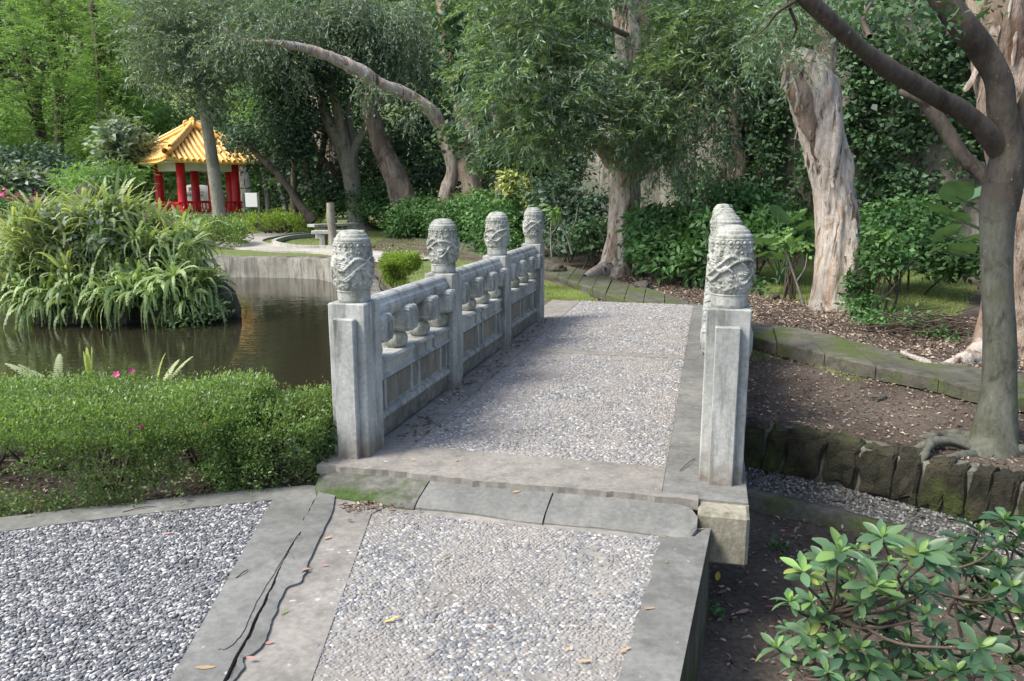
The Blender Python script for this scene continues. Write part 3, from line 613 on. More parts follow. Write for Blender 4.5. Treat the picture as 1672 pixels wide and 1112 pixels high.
for side, vc in ((0, .06), (1, 2.105)):
    for k in range(4):
        u = (.285 if side == 0 else .375) + SP * k
        o = put('post', post_me, br, (vc, u, deckz(u)), (0, 0, 0), (1, 1, 1.035 if side else 1))
        put('cap', caps[(k + side) % 3], o, (0, 0, .882), (0, 0, 1.1 + side * 2.3 + k * 1.9))
        if k == 0: put('pilaster', pil_me, o, (.0, -.11, 0))
        if k == 3: put('pilaster', pil_me, o, (.0, .11, 0), (0, 0, PI))
# balustrade bays
L_ = SP - .23
def bay_parts():
    out = []
    # low wall
    b = MB(); b.box(-.055, .055, 0, L_, .015, .14, .004); out.append(('plinth', b.me('plinth', M['parapet'])))
    b = MB().extrude([(-.075, .135), (.075, .135), (.082, .15), (.075, .175), (.055, .182), (-.055, .182), (-.075, .175), (-.082, .15)], 0, L_); out.append(('ledge', b.me('ledge', M['marble'])))
    b = MB(); b.box(-.045, .045, 0, L_, .18, .39); 
    # frame pieces proud of recessed panels
    y = 0; seg = []
    for wd in (.09, .40, .10, .40, .09):
        gap = (L_ - 1.08) / 6; seg.append((y + gap, y + gap + wd)); y += gap + wd
    edges = [0] + [e for s_ in seg for e in s_] + [L_]
    for i in range(0, len(edges), 2):
        b.box(-.060, .060, edges[i], edges[i + 1], .183, .372)
    out.append(('parapet_frame', b.me('parapet_frame', M['marble'])))
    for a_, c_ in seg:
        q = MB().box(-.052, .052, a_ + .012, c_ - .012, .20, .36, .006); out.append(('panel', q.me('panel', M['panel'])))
    b = MB().extrude([(-.068, .372), (.068, .372), (.085, .388), (.085, .40), (.070, .41), (.070, .47), (.085, .478), (.085, .492), (.07, .505), (-.07, .505), (-.085, .492), (-.085, .478), (-.070, .47), (-.070, .41), (-.085, .40), (-.085, .388)], 0, L_)
    out.append(('coping', b.me('coping', M['marble'])))
    # hand rail: a rolled top over a fuller roll
    pf = [(.075 * math.cos(a), .785 + .052 * math.sin(a)) for a in np.linspace(-PI * .95, -PI * .05, 10)] + [(.078, .80), (.07, .825), (.055, .84)] + [(.052 * math.cos(a), .848 + .034 * math.sin(a)) for a in np.linspace(0, PI, 9)] + [(-.055, .84), (-.07, .825), (-.078, .80)]
    b = MB().extrude(pf, 0, L_); out.append(('handrail', b.me('handrail', M['marble'], False)))
    return out
bp = bay_parts()
def bracket_mesh():
    b = MB(); 
    # lobed block, long side across the rail, scrolled ends
    n = 40; pf = []
    hw, hz = .088, .082
    for i in range(n):
        a = 2 * PI * i / n; c, s = math.cos(a), math.sin(a); e = .45
        x = hw * abs(c) ** e * (1 if c > 0 else -1); z = hz * abs(s) ** e * (1 if s > 0 else -1)
        k = 1 + .045 * math.cos(6 * a * 2); pf.append((x * k, z * k))
    ysz = [(-.13, .80), (-.122, .93), (-.105, 1.0), (.105, 1.0), (.122, .93), (.13, .80)]
    V = []; 
    for y, s in ysz: V += [(y, x * s, z * s) for x, z in pf]
    F = [tuple(range(n))] + [tuple(range(len(ysz) * n - 1, (len(ysz) - 1) * n - 1, -1))]
    for r in range(len(ysz) - 1):
        for i in range(n): j = (i + 1) % n; F.append((r * n + i, r * n + n + i, r * n + n + j, r * n + j))
    b.add(V, F)
    # carved scroll rings on both ends
    for sx in (-1, 1):
        for r0 in (.028, .052):
            ring = []
            for i in range(18):
                a = 2 * PI * i / 18; ring.append((sx * .131, r0 * math.cos(a), r0 * 1.0 * math.sin(a)))
            v, f = tube(ring + [ring[0]], [.005] * 19, 5, 40); b.add(v, f.tolist())
    b.lathe([(.03, -.02), (.055, .0), (.06, .012)], 16, 0, 0, -.10)
    return b.me('bracket', M['marble'])
brk_me = bracket_mesh()
vase_me = MB().lathe([(.040, 0), (.058, .006), (.072, .03), (.078, .055), (.074, .08), (.060, .10), (.046, .112), (.044, .125), (.052, .138)], 24).me('vase', M['marble_cap'], True)
for side, vc in ((0, .06), (1, 2.105)):
    for k in range(3):
        u0 = (.285 if side == 0 else .375) + SP * k + .115; z0 = float(deckz(u0))
        for nme, me in bp: put(nme, me, br, (vc, u0, z0))
        for q in (.05, .36, .68, .965):
            o = put('bracket', brk_me, br, (vc, u0 + q * L_, z0 + .70))
            put('vase', vase_me, o, (0, 0, -.197))

# kerb stones in front of the deck: sloping cement pieces
def kerb_piece(v0, v1, mat, r0=0.0, r1=0.0, seed=0):
    r = np.random.default_rng(seed); nv, nu = 26, 7; V = []; top = []
    vs = np.linspace(v0, v1, nv)
    for iv, v in enumerate(vs):
        for iu in range(nu):
            t = iu / (nu - 1); ub = -.005 + .012 * math.sin(v * 5); uf = -.235 - .03 * v / 2 + .012 * math.sin(v * 7 + seed)
            e = 0
            if r1 > 0 and v > v1 - r1: e = 1 - math.sqrt(max(0, 1 - ((v - (v1 - r1)) / r1) ** 2))
            if r0 > 0 and v < v0 + r0: e = 1 - math.sqrt(max(0, 1 - ((v0 + r0 - v) / r0) ** 2))
            mid_ = (ub + uf) / 2; ub2 = ub + (mid_ - ub) * e; uf2 = uf + (mid_ - uf) * e * .55
            u = ub2 + (uf2 - ub2) * t
            z = -.028 - .048 * t ** 1.3 - .012 * (t > .9)
            V.append([v, u, z])
    V = np.array(V); V[:, 2] += fbm(V, 9, 3, seed) * .004; V[:, 1] += (fbm(V, 14, 2, seed + 5) * .004)
    bot = V.copy(); bot[:, 2] = -.14; n = len(V); F = []
    for a_ in range(nv - 1):
        for c_ in range(nu - 1):
            i = a_ * nu + c_; F += [(i, i + nu, i + nu + 1, i + 1)[::-1], (i + n, i + 1 + n, i + nu + 1 + n, i + nu + n)[::-1]]
    def wall(seq):
        for p_, q_ in zip(seq[:-1], seq[1:]): F.append((p_, q_, q_ + n, p_ + n))
    wall([i * nu for i in range(nv)]); wall([i * nu + nu - 1 for i in range(nv)][::-1]); wall(list(range(nu))[::-1]); wall([(nv - 1) * nu + i for i in range(nu)])
    me = mesh('kerb_stone', np.concatenate([V, bot]), F, mat, False); return me
for v0, v1, mt, r0, r1, sd_ in ((.0, .60, 'kerb_moss', .10, 0, 1), (.606, 1.27, 'kerb', 0, 0, 2), (1.278, 2.0, 'kerb', 0, .13, 3)):
    put('kerb_stone', kerb_piece(v0, v1, M[mt], r0, r1, sd_), br)

# ------------------------------------------------------------------ pond bank wall
def wallstrip(line, z0, z1, th, mat, name, nz=10, seg=.12, amp=.02, s=3, seed=0, lump=0):
    L = catmull([(x, y, 0) for x, y in line], max(8, int(sum(math.dist(a, b) for a, b in zip(line[:-1], line[1:])) / seg)))[:, :2]
    T = nrm(np.gradient(L, axis=0)); Nn = np.column_stack([T[:, 1], -T[:, 0]]); n = len(L)
    prof = [(0, z) for z in np.linspace(z0, z1, nz)] + [(th * .33, z1), (th * .66, z1), (th, z1 - .01), (th, z0)]
    V = np.array([[(*(L[i] + Nn[i] * -d), z) for d, z in prof] for i in range(n)]); k = len(prof)
    P = V.reshape(-1, 3); nn = fbm(P, s, 4, seed).reshape(n, k); V[:, :, :2] += Nn[:, None] * (nn * amp)[..., None]; V[:, nz - 1:nz + 2, 2] += (nn * amp * .6)[:, nz - 1:nz + 2]
    F = []
    for i in range(n - 1):
        for j in range(k - 1): F.append((i * k + j, (i + 1) * k + j, (i + 1) * k + j + 1, i * k + j + 1))
    return mesh(name, V.reshape(-1, 3), F, mat, True)
line = [tuple(p) for p in bankline][::-1]
pw = put('pond_wall', wallstrip(line[2:], -1.5, .0, -.42, M['bank'], 'pond_wall', 14, .10, .055, 3.5, 3))
tag(pw, 'rough stained cement wall along the far pond bank below the bench path', 'wall')
# near bank (behind the hedge)
nb = put('pond_edge', wallstrip([(-14, 5.0), (-8, 5.02), (-4, 4.98), (-1.2, 4.98)], -1.5, -.16, .3, M['soil'], 'pond_edge', 8, .2, .05, 2, 4)); tag(nb, kind='structure')
# far bench path: curved walk + small kerb
def flat(name, px, z, mat, th=.04, parent=None, n=60):
    pts = catmull([(*G(x, y, z), 0) for x, y in px + [px[0]]], n)[:-1, :2]; return put(name, MB().prism([tuple(p) for p in pts], z - th, z).me(name, mat), parent)
def ribbon(name, px, wd, z, mat, th=.05, n=40):
    L = catmull([(*G(x, y, z), 0) for x, y in px], n)[:, :2]; T = nrm(np.gradient(L, axis=0)); Nn = np.column_stack([-T[:, 1], T[:, 0]])
    wv = np.interp(np.linspace(0, 1, n), np.linspace(0, 1, len(wd)), wd)[:, None]
    poly = [tuple(p) for p in L + Nn * wv / 2] + [tuple(p) for p in (L - Nn * wv / 2)[::-1]]
    V = [(x, y, z) for x, y in poly] + [(x, y, z - th) for x, y in poly]; F = []
    for i in range(n - 1):
        a_, b_ = i, i + 1; c_, d_ = 2 * n - 2 - i, 2 * n - 1 - i; F += [(a_, d_, c_, b_), (a_, b_, b_ + 2 * n, a_ + 2 * n), (c_, d_, d_ + 2 * n, c_ + 2 * n)]
    me = mesh(name, V, F, mat); bpy_o = put(name, me); return bpy_o
o = ribbon('path', [(680, 424), (600, 414), (540, 408), (470, 406), (415, 401), (388, 393), (420, 385), (500, 375), (535, 368), (520, 362), (470, 356)], [1.4, 1.3, 1.25, 1.3, 1.35, 1.4, 1.4, 1.5, 1.6, 1.6, 1.6], .012, M['farpath']); tag(o, kind='structure')
o = ribbon('kerb', [(600, 407), (540, 401), (490, 400), (462, 397), (447, 392), (470, 385), (510, 381), (560, 377)], [.12] * 3, .09, M['bench'], .12); tag(o, kind='structure')
o = ribbon('path', [(380, 350), (425, 348), (470, 343), (520, 341)], [3.5, 4.5, 4, 3], .25, M['farpath'], .3); tag(o, kind='structure')

# ------------------------------------------------------------------ flagstone path
fs = tag(put('stone_path', MB().box(0, .01, 0, .01, -.3, -.29).me('stone_path', M['slab'])), kind='structure')
Lf = catmull([(*p, 0) for p in [G(606, 372), G(700, 396), G(790, 420), G(870, 440), G(1000, 484), G(1110, 516), G(1226, 552), G(1385, 592), G(1520, 618), G(1610, 640), (4.45, 4.75), (5.3, 3.5)]], 400)[:, :2]
Lb = catmull([(*p, 0) for p in [G(590, 365), G(700, 386), G(800, 406), G(885, 424), G(1010, 459), G(1110, 490), G(1226, 529), G(1340, 546), G(1450, 575), G(1575, 600), (5.2, 5.2), (6.2, 3.9)]], 400)[:, :2]
seg = np.concatenate([[0], np.cumsum(np.linalg.norm(np.diff(Lf, axis=0), axis=1))]); s = 0; r_ = np.random.default_rng(4)
def lp_(L, d): i = np.interp(d, seg, np.arange(len(L))); j = int(min(i, len(L) - 2)); f = i - j; return L[j] * (1 - f) + L[j + 1] * f
while s < seg[-1] - .5:
    ln = r_.uniform(.52, .68); a_, b_ = s + .006, s + ln - .006
    q = [lp_(Lf, a_), lp_(Lf, (a_ + b_) / 2), lp_(Lf, b_), lp_(Lb, b_), lp_(Lb, a_)]; zt = .02 + r_.normal(0, .006)
    cen = np.mean(q, 0); mm = MB(); poly = [tuple(p) for p in q]
    out_ = []; m_ = len(poly)
    inn = [tuple(cen + (np.array(p) - cen) * .975) for p in poly]
    A = sum(poly[i][0] * poly[(i + 1) % m_][1] - poly[(i + 1) % m_][0] * poly[i][1] for i in range(m_))
    if A < 0: poly, inn = poly[::-1], inn[::-1]
    V = [(x, y, -.10) for x, y in poly] + [(x, y, zt - .014) for x, y in poly] + [(x, y, zt) for x, y in inn]
    F = [tuple(range(2 * m_, 3 * m_))] + [(i, (i + 1) % m_, m_ + (i + 1) % m_, m_ + i) for i in range(m_)] + [(m_ + i, m_ + (i + 1) % m_, 2 * m_ + (i + 1) % m_, 2 * m_ + i) for i in range(m_)]
    put('paving_stone', mesh('paving_stone', V, F, M['slab']), fs); s += ln
b = MB(); pts = [tuple(lp_(Lf, d) + (lp_(Lb, d) - lp_(Lf, d)) * .10) for d in np.linspace(3, seg[-1] - .2, 40)] + [tuple(lp_(Lf, d) + (lp_(Lb, d) - lp_(Lf, d)) * .9) for d in np.linspace(seg[-1] - .2, 3, 40)]
b.prism(pts, -.3, -.10); put('foundation', b.me('foundation', M['edge']), fs)

# ------------------------------------------------------------------ stone wall of the dry stream
sw = thing('stone_wall', 'low dark mossy stone wall with pale mortar edging the dry stream bed', 'wall')
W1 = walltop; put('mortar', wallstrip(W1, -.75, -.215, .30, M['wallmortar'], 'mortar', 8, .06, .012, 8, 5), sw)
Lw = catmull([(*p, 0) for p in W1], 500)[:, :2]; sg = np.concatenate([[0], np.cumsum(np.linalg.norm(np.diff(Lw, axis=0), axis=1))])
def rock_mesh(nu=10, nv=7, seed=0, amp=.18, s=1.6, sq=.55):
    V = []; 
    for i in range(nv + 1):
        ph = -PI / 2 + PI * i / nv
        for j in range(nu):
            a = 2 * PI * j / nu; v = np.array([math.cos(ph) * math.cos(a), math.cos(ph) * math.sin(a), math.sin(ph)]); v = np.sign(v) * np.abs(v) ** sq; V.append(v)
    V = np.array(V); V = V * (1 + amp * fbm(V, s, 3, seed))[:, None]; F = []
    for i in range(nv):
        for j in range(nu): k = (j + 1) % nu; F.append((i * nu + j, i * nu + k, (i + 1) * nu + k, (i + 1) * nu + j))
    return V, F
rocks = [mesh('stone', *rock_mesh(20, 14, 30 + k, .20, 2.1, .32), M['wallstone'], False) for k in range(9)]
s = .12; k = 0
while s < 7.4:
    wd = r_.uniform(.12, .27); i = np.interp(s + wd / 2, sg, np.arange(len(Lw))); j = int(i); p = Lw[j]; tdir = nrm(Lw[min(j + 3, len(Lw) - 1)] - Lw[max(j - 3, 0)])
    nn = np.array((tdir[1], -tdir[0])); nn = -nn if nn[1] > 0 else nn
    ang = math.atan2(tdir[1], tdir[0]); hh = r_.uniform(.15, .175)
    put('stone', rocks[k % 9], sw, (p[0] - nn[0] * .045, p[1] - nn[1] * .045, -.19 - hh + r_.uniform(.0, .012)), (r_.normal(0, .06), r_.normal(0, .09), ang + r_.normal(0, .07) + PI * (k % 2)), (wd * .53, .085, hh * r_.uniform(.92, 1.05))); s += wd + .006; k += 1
# gravel strip and mossy kerb in the stream
kl = [(1.25, 5.5), G(1225, 800, -.55), G(1400, 842, -.55), G(1560, 890, -.55), (3.1, 3.75), (3.8, 2.8)]
kb = put('kerb', wallstrip(kl, -.8, -.535, -.12, M['slab'], 'kerb', 5, .08, .012, 6, 7)); tag(kb, kind='structure')
def scatter(poly, n, seed=0):
    r = np.random.default_rng(seed); a_ = np.array(poly); lo, hi = a_.min(0), a_.max(0); P = r.uniform(lo, hi, (n * 6, 2)); P = P[inpoly(P, poly)]; return P[:n]
gp = [(p[0], p[1]) for p in kl] + [(x - .02, y - .03) for x, y in walltop[::-1] if .8 < x < 4.5]
def chips(P, z, smin, smax, mat, name, seed=0, flatf=.6, zf=None):
    r = np.random.default_rng(seed); n = len(P); base = np.array([(1, 0, 0), (-.5, .87, 0), (-.5, -.87, 0), (0, 0, 1)])
    sc_ = r.uniform(smin, smax, n)[:, None, None]; V = base[None] * sc_ * np.array([1, .8, flatf]); V = V * (1 + r.normal(0, .2, (n, 4, 1)))
    a_ = r.uniform(0, 2 * PI, n); c, s_ = np.cos(a_), np.sin(a_); x = V[..., 0] * c[:, None] - V[..., 1] * s_[:, None]; y = V[..., 0] * s_[:, None] + V[..., 1] * c[:, None]
    zz = z if zf is None else zf(P)[:, None]
    V = np.stack([x + P[:, :1], y + P[:, 1:], V[..., 2] + zz], -1); f = np.array([(0, 1, 3), (1, 2, 3), (2, 0, 3)])
    F = ((np.arange(n) * 4)[:, None, None] + f[None]).reshape(-1, 3); return mesh(name, V.reshape(-1, 3), F, mat)
Pg = scatter(gp, 9000, 3); dk = polydist(Pg, kl); zz_ = -.565 + .05 * np.clip(dk / .3, 0, 1)
gb = MB(); 
put_ = chips(Pg, 0, .008, .018, M['peb_g'], 'gravel', 4, .7, lambda P: -.56 + .05 * np.clip(polydist(P, kl) / .3, 0, 1))
tag(put('gravel', put_), kind='stuff')
gb.prism(gp, -.7, -.552); tag(put('gravel_bed', gb.me('gravel_bed', M['wallmortar'])), kind='structure')

# ------------------------------------------------------------------ leaf machinery
def leaves_mesh(P, D, Nn, L, W, name, mat, fold=.12, shape=.45):
    "each leaf one folded quad pair: base, side, tip, side"
    n = len(P); D = nrm(D); S = nrm(np.cross(D, Nn)); U = np.cross(S, D)
    L = np.broadcast_to(L, n)[:, None]; W = np.broadcast_to(W, n)[:, None]
    m_ = P + D * L * shape
    V = np.stack([P, m_ + S * W / 2 + U * W * fold, P + D * L - U * L * .06, m_ - S * W / 2 + U * W * fold], 1).reshape(-1, 3)
    i = (np.arange(n) * 4)[:, None]; F = np.concatenate([i + np.array([[0, 1, 2]]), i + np.array([[0, 2, 3]])], 0) if fold > .2 else i + np.array([[0, 1, 2, 3]])
    return mesh(name, V, F, mat)
def rdir(r, n, zb=0.0, zs=1.0):
    v = r.normal(0, 1, (n, 3)); v[:, 2] = v[:, 2] * zs + zb; return nrm(v)
def blob_pts(blobs, n, r, shell=.5):
    wt = np.array([b[3] * b[4] * b[5] for b in blobs]) ** .75; wt /= wt.sum(); k = r.choice(len(blobs), n, p=wt); Bc = np.array(blobs)[k]
    d = nrm(r.normal(0, 1, (n, 3))); rad = r.random(n) ** shell
    return Bc[:, :3] + d * Bc[:, 3:6] * rad[:, None], d
def canopy(blobs, nclump, per, cr, L, W, mat, name='crown', parent=None, seed=0, style='broad', shell=.45, droop=.6, fold=.12, kind=None):
    r = np.random.default_rng(seed); c, d = blob_pts(blobs, nclump, r, shell)
    if style == 'broad':
        k = np.repeat(np.arange(nclump), per); n = len(k); crr = cr * r.uniform(.6, 1.4, nclump)
        off = r.normal(0, .5, (n, 3)) * crr[k][:, None] * np.array([1, 1, .6]); P = c[k] + off
        D = nrm(off * np.array([1, 1, .4]) + rdir(r, n, -.35) * cr * .7); Nn = nrm(rdir(r, n, 1.1) + d[k] * .5)
    elif style == 'spray':      # drooping twigs with narrow leaves
        ns = nclump * 3; k = np.repeat(np.arange(nclump), 3); s0 = c[k] + r.normal(0, cr * .5, (ns, 3)); dd = nrm(rdir(r, ns, .1, .5) + d[k] * .6); ln = cr * r.uniform(.8, 1.9, ns)
        q = np.repeat(np.arange(ns), per); n = len(q); t = np.tile(np.linspace(.05, 1, per), ns) + r.normal(0, .03, n)
        P = s0[q] + dd[q] * (t * ln[q])[:, None]; P[:, 2] -= droop * (t ** 1.7) * ln[q]
        tang = nrm(dd[q] + np.column_stack([np.zeros(n), np.zeros(n), -droop * 1.7 * t ** .7])); D = nrm(tang + rdir(r, n, -.1) * .75); Nn = rdir(r, n, .8)
    elif style == 'flat':       # feathery, level sprays
        ns = nclump * 2; k = np.repeat(np.arange(nclump), 2); s0 = c[k] + r.normal(0, cr * .4, (ns, 3)); az = r.uniform(0, 2 * PI, ns); dd = nrm(np.column_stack([np.cos(az), np.sin(az), r.normal(-.12, .15, ns)])); ln = cr * r.uniform(.8, 1.8, ns)
        q = np.repeat(np.arange(ns), per); n = len(q); t = np.tile(np.linspace(.05, 1, per), ns); sd_ = np.tile(np.array([1, -1]), n // 2 + 1)[:n]
        P = s0[q] + dd[q] * (t * ln[q])[:, None]; P[:, 2] -= droop * .35 * t ** 2 * ln[q]
        side = np.cross(dd[q], (0, 0, 1.)); D = nrm(side * sd_[:, None] + dd[q] * .5 + r.normal(0, .2, (n, 3))); Nn = nrm(rdir(r, n, 2.2))
    Ls = L * r.uniform(.7, 1.3, len(P)); Ws = W * r.uniform(.75, 1.25, len(P))
    me = leaves_mesh(P, D, Nn, Ls, Ws, name, mat, fold); o = put(name, me, parent)
    if kind: o['kind'] = kind
    return o
def pb(px, py, rx, ry, Y, dep=None):
    x, y, z = AT(px, py, Y); a_, b_ = R_(rx, Y), R_(ry, Y); return (x, y, z, a_, dep if dep else (a_ + b_) / 2, b_)
def trunk(parent, pts, mat, name='trunk', sides=20, n=60, bump_=.0, bs=6, flare=None, seed=0, vs=.25):
    "pts: (px, py, width_px, Y)"
    P = [AT(a_, b_, Yy) for a_, b_, w_, Yy in pts]; r = [R_(w_, Yy) / 2 for a_, b_, w_, Yy in pts]
    V, F = tube(P, r, sides, n, bump_, bs, seed, flare, vs); return put(name, mesh(name, V, F, mat, True), parent)
def limb(parent, pts, mat, sides=7, n=24, name='limb', bump_=0, seed=0): return trunk(parent, pts, mat, name, sides, n, bump_, 5, None, seed)
def tree(name, label, px, py, Y, group=None, cat='tree'):
    x, y, z_ = AT(px, py, Y); o = thing(name, label, cat, (x, y, z_), 0, group); WORLD.add(o.name); return o

# ------------------------------------------------------------------ paperbark trees
# flakes of peeling bark, each a curled sheet
def flake_mesh(seed):
    r = np.random.default_rng(seed); V = []; nu, nv = 6, 8
    for i in range(nv):
        t = i / (nv - 1)
        for j in range(nu):
            s_ = j / (nu - 1) - .5; wd = (1 - .45 * t) * (1 + .25 * math.sin(t * 9 + seed)); V.append((s_ * wd, .12 * t ** 2 * (1.2 + s_) + .10 * math.cos(s_ * 3.0) - .10, -t * 1.0 + .05 * math.sin(s_ * 9)))
    V = np.array(V) + fbm(np.array(V), 2.2, 2, seed) [:, None] * .05; F = []
    for i in range(nv - 1):
        for j in range(nu - 1): F.append((i * nu + j, i * nu + j + 1, (i + 1) * nu + j + 1, (i + 1) * nu + j))
    n = len(V); V2 = V - np.array((0, .03, 0)); F += [tuple(k + n for k in f[::-1]) for f in F]
    return mesh('bark_flake', np.vstack([V, V2]), F, M['flake'], True)
flakes = [flake_mesh(k) for k in range(5)]
def add_flakes(parent, pts, n, seed, smin=.05, smax=.16, frac=(0, 1)):
    r = np.random.default_rng(seed); P = np.array([AT(a_, b_, Yy) for a_, b_, w_, Yy in pts]); rad = np.array([R_(w_, Yy) / 2 for a_, b_, w_, Yy in pts])
    q = catmull(np.column_stack([P, rad]), 60)
    for k in range(n):
        i = int(r.uniform(*frac) * 59); p = q[i]; a_ = r.uniform(PI * .95, PI * 2.05)      # the side that faces the garden
        d = np.array((math.cos(a_), math.sin(a_), 0)); s_ = r.uniform(smin, smax)
        o = put('bark_flake', flakes[k % 5], parent, tuple(p[:3] + d * p[3] * 1.0), (0, 0, a_ + PI / 2 + PI), (s_ * r.uniform(.25, .6), s_ * .8, s_ * r.uniform(.9, 2.2)))
        o.rotation_euler = (r.normal(-.05, .12), r.normal(0, .2), a_ - PI / 2)
# T1: big one on the right
t1 = tree('paperbark_tree', 'stout paperbark with a swollen shaggy top on the lawn right of the bridge', 1365, 500, 10.2)
p1 = [(1362, 512, 84, 10.15), (1364, 490, 74, 10.2), (1368, 440, 68, 10.2), (1368, 380, 68, 10.25), (1358, 300, 68, 10.3), (1343, 225, 72, 10.3), (1330, 165, 74, 10.3), (1316, 125, 66, 10.3), (1306, 98, 44, 10.3), (1300, 80, 18, 10.3)]
trunk(t1, [(1360, 528, 96, 10.12)] + p1, M['mela'], sides=90, n=220, bump_=.05, bs=7, flare=(.10, .35, 5), seed=2, vs=.16)
trunk(t1, [(1335, 190, 40, 10.42), (1345, 130, 36, 10.4), (1348, 80, 34, 10.4), (1336, 30, 30, 10.4), (1322, -40, 28, 10.5), (1310, -120, 26, 10.5)], M['mela_in'], 'limb', 18, 50, .02, 8, None, 4)
trunk(t1, [(1330, 225, 20, 10.15), (1312, 165, 34, 10.10), (1296, 130, 30, 10.10), (1284, 96, 14, 10.1), (1276, 70, 6, 10.1)], M['mela_in'], 'burl', 20, 30, .035, 12, None, 5, .15)
for k, q in enumerate([[(1300, 500, 26, 10.2), (1340, 512, 30, 10.0), (1300, 525, 22, 9.7), (1250, 533, 12, 9.5)], [(1385, 505, 26, 10.1), (1400, 516, 22, 9.8), (1395, 524, 8, 9.5)]]):
    limb(t1, q[1:] if k == 0 else q, M['mela'], name='root', bump_=.01)
add_flakes(t1, p1, 34, 3, .05, .17, (.05, .62)); add_flakes(t1, p1[4:], 26, 5, .05, .16, (.1, .9)); add_flakes(t1, [(1322, 200, 24, 10.12), (1302, 150, 34, 10.08), (1288, 120, 28, 10.08), (1282, 100, 10, 10.1)], 22, 15, .04, .13)
canopy([pb(1290, 45, 70, 40, 10, .5), pb(1350, 10, 80, 35, 10.2, .5), pb(1240, 70, 50, 36, 10.2, .4), pb(1315, 85, 30, 18, 9.8, .3)], 110, 12, .22, .085, .02, M['l_mela'], 'foliage', t1, 45, 'spray', .5, .6)
# T2: middle paperbark with weeping foliage
t2 = tree('paperbark_tree', 'weeping paperbark tree with pinkish flaking trunk, beyond the far end of the bridge', 1010, 445, 14.4)
p2 = [(996, 476, 96, 14.25), (1001, 456, 74, 14.3), (1006, 430, 56, 14.4), (1014, 390, 47, 14.4), (1021, 330, 46, 14.5), (1024, 280, 48, 14.5), (1022, 235, 54, 14.5), (1030, 180, 40, 14.6), (1034, 110, 40, 14.7), (1026, 50, 40, 14.8), (1018, 0, 40, 14.9), (1016, -80, 38, 15)]
trunk(t2, p2, M['mela'], sides=70, n=200, bump_=.05, bs=6, flare=(.14, .35, 4), seed=6, vs=.18)
trunk(t2, [(1005, 260, 40, 14.4), (985, 238, 30, 14.3), (968, 222, 14, 14.2)], M['mela_in'], 'stub', 14, 20, .02, 8)
limb(t2, [(995, 440, 34, 14.2), (975, 446, 26, 13.9), (955, 452, 10, 13.6)], M['mela'], name='root', bump_=.012)
limb(t2, [(1040, 160, 22, 14.6), (1055, 110, 26, 14.7), (1050, 40, 24, 14.8), (1055, -40, 22, 15)], M['mela_dark'], 12, 30, bump_=.02)
add_flakes(t2, p2, 46, 7, .09, .24, (.02, .95))
for q in [[(1030, 60, 10, 14.6), (930, 20, 7, 13.8), (840, 30, 4, 13), (790, 60, 2, 12.6)], [(1026, 120, 10, 14.6), (960, 90, 7, 13.6), (880, 130, 5, 13), (820, 180, 2, 12.7)],
          [(1034, 90, 10, 14.6), (1110, 60, 7, 13.6), (1190, 50, 4, 13), (1240, 40, 2, 12.6)], [(1030, 170, 8, 14.4), (1085, 130, 6, 13.6), (1140, 100, 4, 13.2), (1230, 45, 2.2, 12.8)],
          [(1024, 200, 8, 14.4), (960, 190, 5, 13.6), (900, 160, 3, 13.2)], [(1078, 190, 3, 12.9), (1084, 150, 4, 12.9), (1120, 110, 5, 13), (1160, 80, 4, 13)], [(815, 160, 2, 12.4), (850, 162, 4, 12.5), (890, 140, 4, 12.7), (960, 150, 5, 13.4)], [(860, 0, 6, 13.5), (880, 50, 5, 13.3), (900, 90, 3, 13)]]:
    limb(t2, q, M['twig'], 6, 24)
fol2 = [pb(860, 40, 100, 60, 13.2, 1.2), pb(830, 120, 75, 60, 12.8, .9), pb(910, 130, 90, 60, 12.9, 1), pb(885, 205, 80, 45, 12.8, .8), pb(1010, 205, 70, 45, 13.1, .8), pb(960, 165, 70, 40, 13, .8), pb(1080, 150, 70, 60, 13, .9), pb(1150, 60, 88, 70, 13.2, 1.1),
        pb(1190, 60, 90, 60, 13, .9), pb(1150, 140, 70, 60, 13, .8), pb(935, 20, 45, 35, 13.6, .8), pb(1115, 230, 65, 70, 13.2, .8), pb(1060, 250, 50, 40, 13.4, .6), pb(800, 170, 40, 50, 13, .6), pb(960, -60, 260, 50, 13.5, 1.5)]
canopy(fol2, 1000, 13, .24, .115, .027, M['l_mela'], 'foliage', t2, 41, 'spray', .42, .38)
canopy(fol2[:5] + fol2[6:9], 430, 13, .20, .11, .028, M['l_mela_y'], 'foliage', t2, 42, 'spray', .25, .25)
canopy([pb(1110, 250, 60, 90, 13.4, .6), pb(1160, 190, 40, 90, 13.2, .5)], 80, 9, .4, .07, .014, M['l_mela'], 'foliage', t2, 43, 'spray', .5, 1.4)
# T0b: paperbark at the right edge behind the smooth tree
t3 = tree('paperbark_tree', 'thick paperbark trunk behind the smooth grey tree at the right edge', 1650, 590, 7.2)
p3 = [(1640, 610, 120, 7.2), (1645, 560, 92, 7.2), (1655, 480, 84, 7.3), (1662, 400, 84, 7.3), (1665, 320, 84, 7.4), (1655, 200, 86, 7.4), (1640, 100, 90, 7.5), (1632, 20, 92, 7.5), (1628, -80, 90, 7.6)]
trunk(t3, p3, M['mela_in'], sides=48, n=130, bump_=.03, bs=7, flare=(.2, .5, 4), seed=12, vs=.3); add_flakes(t3, p3, 44, 9, .07, .2, (.05, .95))
limb(t3, [(1630, 560, 50, 7.1), (1600, 580, 40, 6.95), (1560, 592, 22, 6.8), (1500, 600, 8, 6.7)], M['mela'], 10, 30, 'root', .02)
limb(t3, [(1600, 560, 22, 7.2), (1580, 592, 20, 6.9), (1540, 600, 16, 6.7), (1470, 575, 6, 6.9)], M['mela'], 8, 30, 'root', .015)

